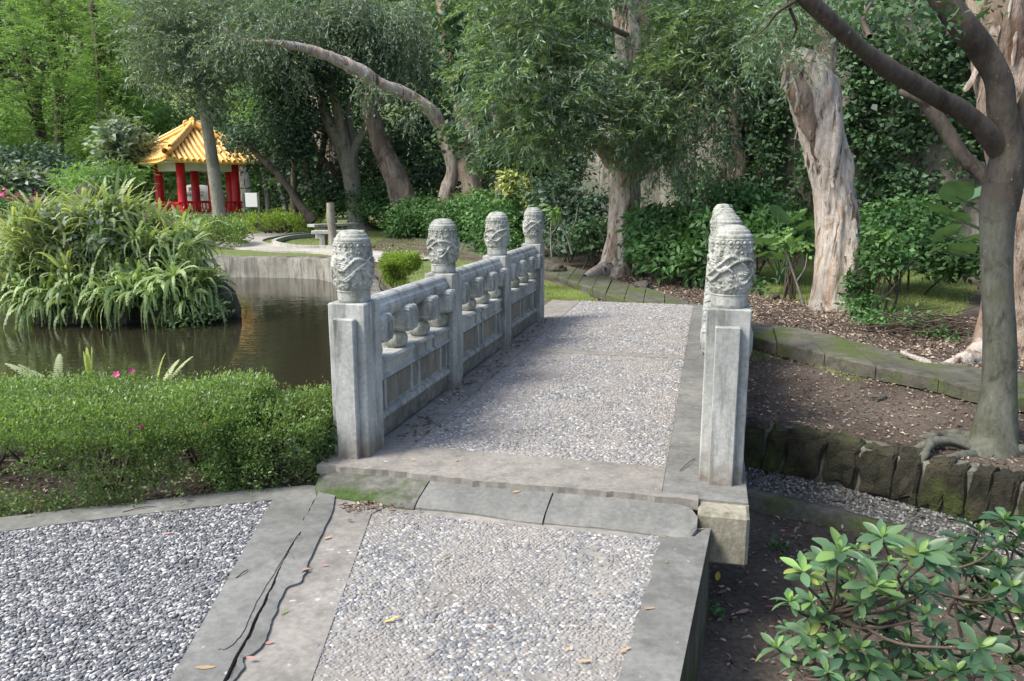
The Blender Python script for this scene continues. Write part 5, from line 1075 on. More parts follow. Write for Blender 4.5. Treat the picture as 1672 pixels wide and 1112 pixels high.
# brush heap of cut twigs
bh = thing('brush_heap', 'heap of dead brown twigs on the litter left of the far right tree', 'brush heap', (*G(1510, 545), 0)); WORLD.add(bh.name)
parts = []; r3 = np.random.default_rng(8); cx, cy = G(1530, 548)
for k in range(120):
    a_ = r3.uniform(-.5, .5); L = r3.uniform(.2, .6); p = np.array((cx + r3.normal(0, .22), cy + .1 + r3.normal(0, .16), .02 + abs(r3.normal(0, .09)))); d = np.array((math.cos(a_), math.sin(a_) * .6, r3.normal(0, .18))) * L / 2
    parts.append(tube([p - d, p + (0, 0, r3.normal(0, .04)), p + d], [.007, .006, .003], 4, 6))
V, F = join(parts); put('twigs', mesh('twigs', V, F, M['twigd'], True), bh)['kind'] = 'stuff'

# ------------------------------------------------------------------ hedges
def hedge(label, path_pts, wd, h, z0, mat, n, L, W, seed, stems=True, holes=0, top_mat=None, group=None, nm='hedge', taper=0, gap=.0):
    "path_pts: world xy centreline; leaves in a thick shell over a rounded box section"
    pts = catmull([(*p, 0) for p in path_pts], 80)[:, :2]; c = pts.mean(0); o = thing(nm, label, 'hedge', (c[0], c[1], z0), 0, group); WORLD.add(o.name); r = np.random.default_rng(seed)
    T = nrm(np.gradient(pts, axis=0)); Nn = np.column_stack([-T[:, 1], T[:, 0]])
    def pos(t, s, inset):
        i = t * 79; j = np.minimum(i.astype(int), 78); f = (i - j)[:, None]; P = pts[j] * (1 - f) + pts[j + 1] * f; q = Nn[j]
        # s in 0..1 walks front-bottom -> front-top -> back-top -> back-bottom
        a_ = s * 3; x = np.where(a_ < 1, -1, np.where(a_ < 2, -1 + 2 * (a_ - 1), 1)); z = np.where(a_ < 1, a_, np.where(a_ < 2, 1, 3 - a_))
        endk = np.clip(np.minimum(t, 1 - t) / (.5 * wd / np.sum(np.linalg.norm(np.diff(pts, axis=0), axis=1))), 0, 1) ** .5
        rnd = 1 - .16 * (np.abs(x) ** 4) * (z ** 4); wob = 1 + .10 * vnoise(np.column_stack([P, z]), 2.2, seed)
        zz = (gap + (1 - gap) * z) * h * rnd * (.93 + .10 * vnoise(np.column_stack([P, P[:, 0]]), 1.3, seed + 1)) - inset * (z > .9) * h * .5
        xx = x * wd / 2 * (1 - taper * (1 - z)) * wob * endk * (1 - inset * 1.0)
        return np.column_stack([P + q * xx[:, None], z0 + zz]), np.column_stack([q * x[:, None], z * 1.2])
    t = r.random(n); s = r.random(n); w_ = np.clip(r.exponential(.13, n), 0, .8)
    ncl = n // 9; tc = r.random(ncl); scl = r.random(ncl); k = r.integers(0, ncl, n); t = np.clip(tc[k] + r.normal(0, .004, n), 0, 1); s = np.clip(scl[k] + r.normal(0, .01, n), 0, 1)
    P, nn = pos(t, s, w_); P += r.normal(0, L * .9, (n, 3)); spk = r.random(ncl)[k] < .07; P += nrm(nn) * (spk * r.uniform(0, L * 3.2, n))[:, None]; keep = (s > .333) | (fbm(P, 3.5, 2, seed + 3) > -.35 - s * 1.8)
    if holes: keep &= fbm(P * (1, 1, 1.4), 3.0, 2, seed + 4) > -holes - np.clip((P[:, 2] - z0) / h - .55, 0, 1) * 3
    P, nn = P[keep], nn[keep]; D = nrm(nn * .8 + rdir(r, len(P), .35)); Nq = nrm(rdir(r, len(P), .9) + nn * .5)
    put('foliage', leaves_mesh(P, D, Nq, L * r.uniform(.7, 1.35, len(P)), W * r.uniform(.75, 1.25, len(P)), 'foliage', mat, .15), o)
    ln = np.sum(np.linalg.norm(np.diff(pts, axis=0), axis=1)); ns = int(ln / .32)
    if stems:
        parts = []
        for k in range(ns):
            i = int(r.random() * 79); p = np.array((*pts[i], z0 - .03)) + (*(Nn[i] * r.normal(0, wd * .12)), 0)
            for b_ in range(5):
                e = np.array((*(pts[min(79, max(0, i + r.integers(-4, 5)))] + Nn[i] * r.uniform(-.42, .42) * wd), z0 + h * r.uniform(.5, .9))); m_ = (p + e) / 2 + r.normal(0, .05 * h / .5, 3); m_[2] -= h * .08
                parts.append(tube([p, m_, e], [.011 * h / .5, .008 * h / .5, .003], 5, 8))
        V, F = join(parts); put('stems', mesh('stems', V, F, M['twigd'], True), o)['kind'] = 'stuff'
    return o
hg = hedge('long clipped azalea hedge between the pebble path and the pond, left of the near post', [(-5.6, 4.05), (-4.2, 4.12), (-3.0, 4.22), (-2.0, 4.34), (-1.42, 4.45)], 1.12, .56, -.14, M['l_hedge'], 140000, .021, .0098, 141, True, .44, gap=.03)
hedge('ragged end of the azalea hedge against the near left bridge post', [(-1.75, 4.2), (-1.4, 4.3), (-1.08, 4.55)], .62, .5, -.14, M['l_hedge'], 20000, .021, .0098, 142, True, .35, gap=.03)
hedge('bright clipped hedge curving beside the bench path, in front of the pavilion', [G(385, 372), G(440, 381), G(480, 378), G(495, 368), G(470, 360)], 1.5, .62, 0, M['l_hedge2'], 16000, .075, .04, 143, True, .3, gap=.1)
hedge('square darker hedge block at the left of the bench path', [G(300, 395), G(330, 398), G(365, 405)], 1.9, .72, -.02, M['l_hedge'], 9000, .08, .042, 144, True, 0)
hedge('low hedge in front of the pavilion steps', [G(250, 380), G(320, 372), G(400, 362)], 1.4, .55, 0, M['l_hedge'], 8000, .09, .05, 145, False, 0)
hedge('round topped bright green bush on the bank beyond the second bridge bay', [G(632, 474), G(655, 476), G(680, 478)], .80, .60, -.02, M['l_hedge2'], 20000, .032, .013, 146, True, .15, nm='bush', taper=.55, gap=.28)
# blossoms in the hedge
for k, (px, py, Yy) in enumerate([(190, 612, 4.6), (213, 606, 4.65), (337, 695, 3.95), (230, 700, 3.9)]):
    x, y, z = AT(px, py, Yy); b = MB()
    for q in range(5):
        a_ = 2 * PI * q / 5; c, s_ = math.cos(a_), math.sin(a_); b.add([(0, 0, 0), (c * .014 - s_ * .008, s_ * .014 + c * .008, .008), (c * .024, s_ * .024, .011), (c * .014 + s_ * .008, s_ * .014 - c * .008, .008)], [(0, 1, 2, 3)])
    o = put('blossom', b.me('blossom', M['flower']), None, (x, y, z), (.9, .2, k)); tag(o, ['pink azalea blossom on top of the hedge, left one of the pair', 'pink azalea blossom on top of the hedge, right one of the pair', 'magenta blossom in the hedge front above a bare stem', 'small pink blossom on the shaded hedge front'][k], 'flower', 'azalea blossoms in the hedge')
# long dead branch lying through the hedge
b_ = tree('fallen_branch', 'thin dark branch slanting out of the hedge towards the near left post', 545, 655, 4.6, None, 'branch'); limb(b_, [(548, 652, 6, 4.6), (500, 685, 6, 4.5), (440, 715, 6, 4.35), (360, 735, 5, 4.2), (290, 752, 3, 4.1)], M['dbark'], 7, 30, 'branch_wood')

# ------------------------------------------------------------------ ferns
def frond_arrays(L, seed, npair=15, wid=.16, arch=.9, ang=.35):
    r = np.random.default_rng(seed); n = npair; t = np.linspace(0, 1, n + 1); up_ = math.sin(ang); x = L * math.cos(ang) * (t - .28 * arch * t ** 3); z = L * (up_ * t * 1.25 - arch * .62 * t ** 2.3)
    V = [(x[k], 0, z[k]) for k in range(n + 1)]; F = []
    for k in range(n):
        tt = t[k]; w_ = wid * L * min(1, .35 + tt * 4) * (1 - tt ** 3) ** .8 * r.uniform(.85, 1.12) + .003; dx, dz = x[k + 1] - x[k], z[k + 1] - z[k]
        for sg_ in (-1, 1):
            m = len(V); V += [(x[k] + dx * 1.0, sg_ * w_, z[k] + dz * 1.0 - .22 * w_), (x[k] + dx * .25, sg_ * w_ * .85, z[k] + dz * .25 - .16 * w_)]
            F.append((k, m + 1, m, k + 1) if sg_ < 0 else (k, k + 1, m, m + 1))
    return np.array(V), np.array(F)
def fern_mesh(nf, L, seed, mat, wid=.15, name='fronds', arch=.9, spread=1.0, npair=15):
    r = np.random.default_rng(seed); parts = []
    for k in range(nf):
        l_ = L * r.uniform(.45, 1.25); V, F = frond_arrays(l_, seed * 50 + k, npair, wid, arch * r.uniform(.6, 1.4), r.uniform(.15, 1.1)); a_ = 2 * PI * k / nf * spread + r.normal(0, .35); ro = r.normal(0, .4)
        c, s_ = math.cos(ro), math.sin(ro); y = V[:, 1] * c; z = V[:, 2] + V[:, 1] * s_; c, s_ = math.cos(a_), math.sin(a_)
        parts.append((np.column_stack([V[:, 0] * c - y * s_, V[:, 0] * s_ + y * c, z]), F))
    V, F = join(parts); return mesh(name, V, F, mat)
# island: rocks first
isl = tag(put('island', mesh('island', *rock_mesh(28, 16, 3, .16, 1.2, .9), M['rock'], True), None, (-6.05, 12.9, -.62), (0, 0, 0), (1.28, 1.05, 1.05)), kind='structure')
rk = [mesh('island_rock', *rock_mesh(14, 9, 60 + k, .25, 1.3, .8), M['rock'], False) for k in range(5)]
for k, (px, py, Yy, s_) in enumerate([(95, 520, 13.9, .42), (70, 495, 14.0, .28), (260, 505, 14.0, .55), (330, 500, 14.3, .5), (190, 515, 13.9, .4), (60, 530, 14.0, .35), (170, 400, 14.2, .35), (235, 380, 14.6, .32), (120, 450, 14.0, .3), (220, 440, 14.0, .38), (130, 335, 14.8, .4), (290, 440, 14.3, .36)]):
    Yy *= .815; s_ *= .8; x, y, z = AT(px, py, Yy); o = put('island_rock', rk[k % 5], None, (x, y + .35, z - s_ * .1), (r3.normal(0, .2), r3.normal(0, .2), r3.uniform(0, 6)), (s_, s_ * .8, s_ * .9))
    tag(o, ['brownish rock at the waterline, lower left of the fern island', 'small pale rock above the waterline rock of the island', 'wide dark rock in the shade under the island ferns, middle', 'dark rock under the overhanging ferns on the right', 'dark low rock just right of the brownish waterline rock', 'leftmost low rock of the island at the water', 'grey stone showing among ferns high on the island, left one', 'grey stone showing among ferns high on the island, right one', 'stone half hidden in ferns above the waterline rock', 'stone half hidden in ferns in the island centre', 'flat pale stone near the top of the island', 'stone half hidden in ferns on the island right'][k], 'rock', 'rocks of the fern island')
fm = [fern_mesh(28, .90, 200 + k, M['l_fern'], .036, arch=1.1, npair=13) for k in range(5)]; fml = [fern_mesh(34, .80, 210 + k, M['l_fernl'], .036, arch=.6, npair=13) for k in range(5)]
r4 = np.random.default_rng(5)
def fern(px, py, Yy, s_, pale, lab, grp):
    Yy *= .815; s_ *= .80
    x, y, z = AT(px, py, Yy); o = thing('sword_fern', lab, 'fern', (x, y, z), 0, grp); o.rotation_euler = (r4.normal(.12, .15), r4.normal(0, .15), r4.uniform(0, 6.28)); o.scale = (s_,) * 3; put('fronds', (fml if pale else fm)[r4.integers(5)], o)['kind'] = 'stuff'; return o
for i in range(70):     # lower, hanging over the water
    u = i / 69; px = 15 + 325 * u; py = 492 - 12 * math.sin(u * PI) - 28 * max(0, u - .75) * 4 * .5 + r4.normal(0, 12); fern(px, py, 14.0 + .25 * (u - .5) ** 2 * 4 + r4.normal(0, .12), r4.uniform(.85, 1.15), False, 'long green sword fern drooping over the water at the foot of the island', 'ferns at the foot of the island')
for i in range(80):
    u = r4.random(); px = 25 + 300 * u; py = 430 + r4.normal(0, 24) ; fern(px, py, 14.4 + r4.normal(0, .2), r4.uniform(.8, 1.1), u < .4 and r4.random() < .6, 'arching sword fern half way up the island', 'ferns on the slope of the island')
for i in range(80):
    u = r4.random(); px = 10 + 300 * u; top = 334 + 50 * abs(u - .55) * 2; py = top + abs(r4.normal(0, 32)); fern(px, py, 15 + r4.normal(0, .35), r4.uniform(.8, 1.15), r4.random() < .75, 'pale feathery fern on the top of the island', 'pale ferns on top of the island')
shrub('broad leaved weeds among the ferns on the island crown', [pb(180, 350, 40, 26, 11.5, .3), pb(120, 360, 40, 24, 11.5, .3), pb(150, 395, 40, 20, 11.3, .3)], 16, 9, .16, .12, .07, 'l_grey', 150, 6)
shrub('low leafy fringe at the right waterline of the island', [pb(300, 520, 34, 10, 11.4, .25), pb(345, 508, 22, 12, 11.5, .25)], 50, 10, .13, .08, .04, 'l_fern', 151, 0)
# ferns rising behind the hedge
for k, (px, py, Yy, s_, rot, lab) in enumerate([(150, 622, 4.85, .34, 0, 'pale fern frond standing up behind the hedge'), (90, 620, 4.9, .36, 1, 'thin fern fronds arching behind the left end of the hedge'), (250, 625, 4.85, .36, 2, 'fern frond leaning right behind the hedge, near the pink blossoms')]):
    x, y, z = AT(px, py, Yy); o = thing('fern', lab, 'fern', (x, y, z - .12), 0, 'ferns behind the hedge')
    for q in range([3, 4, 3][k]):
        V, F = frond_arrays(s_ * r4.uniform(1.0, 1.4), 300 + k * 10 + q, 22, .085, .5, 1.25 if k == 0 else .7); put('frond', mesh('frond', V, F, M['l_fernl']), o, (0, 0, 0), (0, r4.normal(-.25, .2), (0.3 if k == 2 else (2.7 if k == 1 else .2)) + r4.normal(0, .5)))

# ------------------------------------------------------------------ pavilion
PY = 31.0; pcx, _, _ = AT(322, 300, PY); pz = AT(322, 349, PY)[2]
pv = thing('pavilion', 'small chinese pavilion with orange tiled roof and red columns, across the pond', 'pavilion', (pcx, PY, pz), -math.radians(0))
sc_m = FPX / PY * 1.0
px2m = PY / FPX * .985
RA = math.radians(0)        # roof corner that faces us is turned to the left
def corner(r, k, dz=0): a_ = -PI / 2 - RA + k * PI / 2; return np.array((r * math.cos(a_), r * math.sin(a_), dz))
RR = 112 * px2m; EZ = 80 * px2m; AZ = 136 * px2m
b = MB(); q = [tuple(corner(1.35 * 62 * px2m, k)[:2]) for k in range(4)]; b.prism(q, -.75, -.03); b.prism([tuple(np.array(p) * 1.04) for p in q], -.03, .03); put('platform', b.me('platform', M['white']), pv)
CR = 62 * px2m; colm = MB().lathe([(.20, 0), (.20, .08), (.165, .12), (.16, 1.0), (.155, EZ)], 20).me('column', M['red'], True)
cols = [corner(CR, k) for k in range(4)]; cols += [cols[1] * .15 + cols[2] * .85, cols[3] * .2 + cols[2] * .8 + np.array((.9, 0, 0))]
cols = [corner(CR, 0), corner(CR, 1), corner(CR, 2), corner(CR, 3), corner(CR, 2) * .62 + corner(CR, 3) * .30 - np.array((0, 0, 0)), corner(CR, 1) * .72 + corner(CR, 2) * .40]
for p in cols: put('column', colm, pv, tuple(p))
# beams and ceiling under the eaves
for k in range(4):
    a_, c_ = corner(CR, k), corner(CR, (k + 1) % 4); d = c_ - a_; ln = np.linalg.norm(d); mm = MB().box(0, ln, -.06, .06, EZ - .30, EZ - .02).me('beam', M['white']); put('beam', mm, pv, tuple(a_), (0, 0, math.atan2(d[1], d[0])))
    e0, e1 = corner(CR * 1.12, k), corner(CR * 1.12, (k + 1) % 4); d = e1 - e0; ln = np.linalg.norm(d)
    rl = put('railing', MB().box(0, ln, -.07, .07, .42, .48).box(0, ln, -.10, .10, .0, .06).me('railing', M['red']), pv, tuple(e0 + (0, 0, 0)), (0, 0, math.atan2(d[1], d[0])))
    spv, spf = tube([(0, .05, .05), (0, -.02, .2), (0, -.12, .34), (0, -.06, .44)], [.02] * 4, 5, 8); spm = mesh('spindle', spv, spf, M['red'])
    ns = 17
    for i in range(ns): put('spindle', spm, rl, (ln * (i + .5) / ns, 0, 0))
cen = np.array((0, 0, AZ)); roof = put('roof', MB().prism([tuple(corner(RR * .96, k)[:2]) for k in range(4)], EZ - .02, EZ + .03).me('roof', M['white']), pv)
def prof(t): return EZ + (AZ - EZ) * (t ** 1.08)     # t = 0 eave, 1 apex, gently concave
def up(s): return .13 * abs(s) ** 4                  # corner upturn, s = -1..1 along the eave
for k in range(4):
    a_, c_ = corner(RR, k), corner(RR, (k + 1) % 4); e = nrm(c_ - a_); mid_ = (a_ + c_) / 2; half = np.linalg.norm(c_ - a_) / 2; ap = np.linalg.norm(mid_[:2]); dn = -mid_[:2] / ap
    nu, nv = 24, 14; V = []; F = []
    for j in range(nv + 1):
        t = j / nv
        for i in range(nu + 1):
            s_ = -1 + 2 * i / nu; x = s_ * half * (1 - t); p = mid_[:2] + dn * ap * t + e[:2] * x; V.append((p[0], p[1], prof(t) + up(s_) * (1 - t) ** 2))
    for j in range(nv):
        for i in range(nu): q_ = j * (nu + 1) + i; F.append((q_, q_ + 1, q_ + nu + 2, q_ + nu + 1))
    n_ = len(V); V += [(x, y, z - .07) for x, y, z in V]; F += [tuple(i + n_ for i in f[::-1]) for f in F] + [(i + 1, i, i + n_, i + 1 + n_) for i in range(nu)]
    put('roof_slope', mesh('roof_slope', V, F, M['tile'], True), roof)
    nr = 17
    for i in range(nr):
        x = (-1 + (2 * i + 1) / nr) * half; tm = 1 - abs(x) / half; 
        if tm < .06: continue
        ts = np.linspace(0, tm * .985, 9); P = []
        for t in ts:
            s_ = x / (half * max(1e-3, 1 - t)); p = mid_[:2] + dn * ap * t + e[:2] * x; P.append((p[0], p[1], prof(t) + up(min(1, abs(s_))) * (1 - t) ** 2 + .05))
        V, F = tube(P, [.072 + .006 * ((j % 2)) for j in range(9)], 7, 26); n0 = len(V)
        Vb = np.vstack([V, [P[0]]]); Fq = [tuple(f) for f in F.tolist()] + [(j, (j + 1) % 7, n0) for j in range(7)]; put('tile_row', mesh('tile_row', Vb, Fq, M['tile'], True), roof)
for k in range(4):
    P = []; 
    for t in np.linspace(-.02, .97, 12): p = corner(RR, k)[:2] * (1 - t); P.append((p[0], p[1], prof(max(0, t)) + .13 * (1 - max(0, t)) ** 2 + .13 + (.10 if t < 0 else 0)))
    V, F = tube(P, [.10] + [.115] * 11, 8, 30); rd = put('hip_ridge', mesh('hip_ridge', V, F, M['tile_d'], True), roof); P2_ = [(x, y, z + .13) for x, y, z in P[2:]]
    V, F = tube(P2_, [.075] * len(P2_), 8, 26); put('ridge_cap', mesh('ridge_cap', V, F, M['tile'], True), rd)
fin = put('finial', MB().lathe([(.20, 0), (.17, .06), (.10, .09), (.15, .16), (.10, .22), (.14, .30), (.12, .36), (.05, .40), (.02, .44)], 14, 0, 0, AZ - .02).me('finial', M['tile_d'], True), roof)
for k in range(4):
    a_ = PI / 4 + k * PI / 2 - .3; V, F = tube([(.15 * math.cos(a_), .15 * math.sin(a_), AZ + .0), (.30 * math.cos(a_), .30 * math.sin(a_), AZ + .06), (.30 * math.cos(a_), .30 * math.sin(a_), AZ + .22), (.18 * math.cos(a_), .18 * math.sin(a_), AZ + .28)], [.05, .05, .045, .02], 7, 14); put('scroll', mesh('scroll', V, F, M['tile'], True), fin)
# inscribed boulder seen through the columns
ix, iy, iz = AT(326, 338, 36); ib = put('inscribed_boulder', mesh('inscribed_boulder', *rock_mesh(22, 14, 77, .07, 1.2, .72), M['boulder'], True), None, (ix, iy, iz + .30), (0, 0, .38), (.80, .30, .72)); tag(ib, 'pale standing boulder with dark carved characters, seen between the pavilion columns', 'inscribed stone')
for ch, px, py, sz in (('\u540c', 315, 309, .26), ('\u821f', 311.5, 317, .30), ('\u5171', 320.5, 316, .30), ('\u6fdf', 329.5, 316, .32)):
    cu = bpy.data.curves.new('lettering', 'FONT'); cu.body = ch; cu.size = sz; cu.align_x = 'CENTER'; cu.align_y = 'CENTER'; cu.extrude = .01; cu.offset = .010; cu.materials.append(M['ink'])
    to = bpy.data.objects.new('lettering_curve', cu); C.objects.link(to); bpy.context.view_layer.update(); lm = bpy.data.meshes.new_from_object(to.evaluated_get(bpy.context.evaluated_depsgraph_get())); bpy.data.objects.remove(to)
    o = bpy.data.objects.new('lettering', lm); C.objects.link(o); o.parent = ib; o.location = ((px - 326) / 36 / .8, -1.04, (326 - py) / 36 / .72); o.rotation_euler = (PI / 2, 0, 0)
# white notice board
nbd = thing('notice_board', 'blank white notice board on dark posts beside the pavilion', 'sign', AT(411, 352, 29)); WORLD.add(nbd.name)
x0, _, z1 = AT(400, 315, 29); x1, _, z0 = AT(421, 338, 29); zb = 0
put('panel', MB().box(x0, x1, 28.97, 29.0, z0, z1, .005).me('panel', M['board']), nbd)
put('post', MB().box(x0 - .09, x0 - .02, 28.96, 29.04, zb, z1 - .02).me('post', M['boardframe']), nbd); put('post', MB().box(x1 + .003, x1 + .09, 28.96, 29.06, zb, z1 + .02).me('post', M['boardframe']), nbd)

# ------------------------------------------------------------------ benches and the wooden pole
def bench(label, c, rz, ln, z=0):
    o = thing('stone_bench', label, 'bench', (c[0], c[1], z), rz, 'concrete benches by the pond path'); put('seat', MB().box(-ln / 2, ln / 2, -.20, .20, .36, .45, .01).me('seat', M['bench']), o)
    for sx in (-1, 1): put('leg', MB().box(sx * ln * .30 - .07, sx * ln * .30 + .07, -.17, .17, -.02, .36, .006).me('leg', M['bench']), o)
bench('pale concrete bench nearest the pond wall, behind the near left post cap', (G(545, 405)[0] + .1, G(545, 405)[1] + .2), 0, 1.35)
bench('concrete bench turned diagonally behind the wooden pole', G(545, 388), .85, 1.7)
bench('farthest concrete bench, left of the pale four limbed trunk', (G(560, 374)[0], G(560, 374)[1]), .1, 1.0)
bench('dark low bench in the shade under the leaning trunks', G(478, 362), .1, 1.0)
wp = tree('wooden_pole', 'rough short wooden pole standing beside the concrete benches', 540, 405, 20.4, None, 'pole'); trunk(wp, [(545, 407, 14, 20.4), (543, 380, 13, 20.4), (540, 350, 13, 20.4), (539, 331, 13, 20.4)], M['grey'], 'pole_shaft', 12, 24, .02)

# ------------------------------------------------------------------ boulders, roots on the litter
for k, (px, py, z, s_, lab) in enumerate([(1085, 447, .03, .20, 'mossy boulder under the glossy shrub by the weeping paperbark'), (1050, 470, .0, .13, 'flat pale stone in the litter beside the flagstones'), (905, 444, 0, .16, 'flat pale stone at the end of the bridge behind the last left post'), (1264, 487, 0, .07, 'small grey stump on the lawn left of the stout paperbark'), (980, 428, .02, .14, 'small stone at the left foot of the weeping paperbark'), (1432, 652, -.16, .05, 'small dark stone wedged under the flagstones')]):
    x, y = G(px, py, z); o = put('boulder', rk[k % 5], None, (x, y, z + s_ * .2), (0, 0, k * 1.3), (s_ * 1.5, s_, s_ * .7)); tag(o, lab, 'stone')

# ------------------------------------------------------------------ grass and litter
def grass(poly, n, h, seed, z=None, name='grass'):
    P = scatter(poly, n, seed); r = np.random.default_rng(seed); zz = ground_z(P) if z is None else np.full(len(P), z); P3 = np.column_stack([P, zz]); D = nrm(rdir(r, len(P), 1.6)); return leaves_mesh(P3, D, rdir(r, len(P)), h * r.uniform(.5, 1.4, len(P)), .006 * h / .04, name, M['grass'], .1, .3)
for k, (pl, n, h) in enumerate([(strip, 16000, .035), (mid, 9000, .045), (lawnR, 26000, .045), (isle_g, 3500, .06), (terr_g, 4500, .025)]): tag(put('grass', grass(pl, n, h, 160 + k)), kind='stuff')
lit = [([G(890, 425), G(1000, 460), G(1110, 492), G(1226, 530), G(1340, 547), G(1450, 575), G(1575, 600), (6, 5), (8, 8), G(1560, 520), G(1400, 505), G(1230, 480), G(1130, 455), G(1060, 440), G(960, 440)], 24000, .018, .055),
       (terrace, 15000, .014, .04), ([(x, y) for x, y in bed if y < 3.5] + [(3.2, 3.6), (2.6, 4.3), (1.7, 5.1), B(1.4, 2.5), (1.0, 4.0), (.95, 3.0), (.8, 0)], 2600, .016, .045),
       ([(-6.2, 3.55), (-1.0, 3.95), (-1.2, 4.9), (-6.2, 5.0)], 4200, .018, .045), ([G(560, 372), G(700, 384), G(800, 404), G(890, 425), G(700, 365), G(600, 360)], 3500, .05, .11), ([G(560, 400), G(640, 400), G(720, 420), G(640, 425)], 500, .04, .09)]
for k, (pl, n, a_, b_) in enumerate(lit):
    P = scatter(pl, n, 170 + k); r = np.random.default_rng(k); n = len(P); P3 = np.column_stack([P, ground_z(P) + r.uniform(.004, .02, n)]); D = nrm(rdir(r, n, 0, .25)); Nq = nrm(rdir(r, n, 1.6)); L_s = r.uniform(a_, b_, n)
    tag(put('leaf_litter', leaves_mesh(P3, D, Nq, L_s, L_s * r.uniform(.3, .55, n), 'leaf_litter', M['litter'], .3)), kind='stuff')
# debris along the left parapet and in the kerb corner of the ramp
r5 = np.random.default_rng(31); n = 420; u = r5.uniform(.5, 5.2, n); v = .17 + np.abs(r5.normal(0, .07, n)); P = np.array([B(a_, b_) for a_, b_ in zip(u, v)]); P3 = np.column_stack([P, deckz(u) + .008]); L_s = r5.uniform(.012, .045, n)
tag(put('leaf_litter', leaves_mesh(P3, nrm(rdir(r5, n, 0, .2)), nrm(rdir(r5, n, 1.8)), L_s, L_s * .45, 'leaf_litter', M['litter'], .3)), kind='stuff')
P = np.array([G(560 + abs(r5.normal(0, 60)), 822 + abs(r5.normal(0, 9)), ZP) for _ in range(160)]); n = len(P); L_s = r5.uniform(.01, .035, n)
tag(put('leaf_litter', leaves_mesh(np.column_stack([P, np.full(n, ZP + .01)]), nrm(rdir(r5, n, 0, .2)), nrm(rdir(r5, n, 1.8)), L_s, L_s * .45, 'leaf_litter', M['litter'], .3)), kind='stuff')
# single fallen leaves on ramp, path, kerb
lc = {'pink': plain('pinkish_dry_leaf', (.36, .20, .17), .7), 'tan': plain('tan_dry_leaf', (.40, .27, .15), .7), 'yellow': plain('yellow_leaf', (.58, .40, .05), .6), 'red': plain('dull_red_leaf', (.20, .07, .055), .7), 'green': plain('green_fallen_leaf', (.14, .20, .05), .6)}
def fleaf(col, nar):
    V = []; n = 7
    for i in range(n):
        t = i / (n - 1); w_ = nar * math.sin(PI * min(1, t * .95 + .03)) ** .8 / 2; V += [(t - .5, -w_, .10 * (t - .5) ** 2 + .05 * w_), (t - .5, 0, .25 * (t - .5) ** 2 * .3), (t - .5, w_, .10 * (t - .5) ** 2 + .05 * w_ + .03)]
    F = []
    for i in range(n - 1): F += [(i * 3, i * 3 + 3, i * 3 + 4, i * 3 + 1), (i * 3 + 1, i * 3 + 4, i * 3 + 5, i * 3 + 2)]
    return mesh('fallen_leaf', V, F, lc[col], True)
fl_m = {c: fleaf(c, .42) for c in lc}; fl_n = {c: fleaf(c, .24) for c in lc}
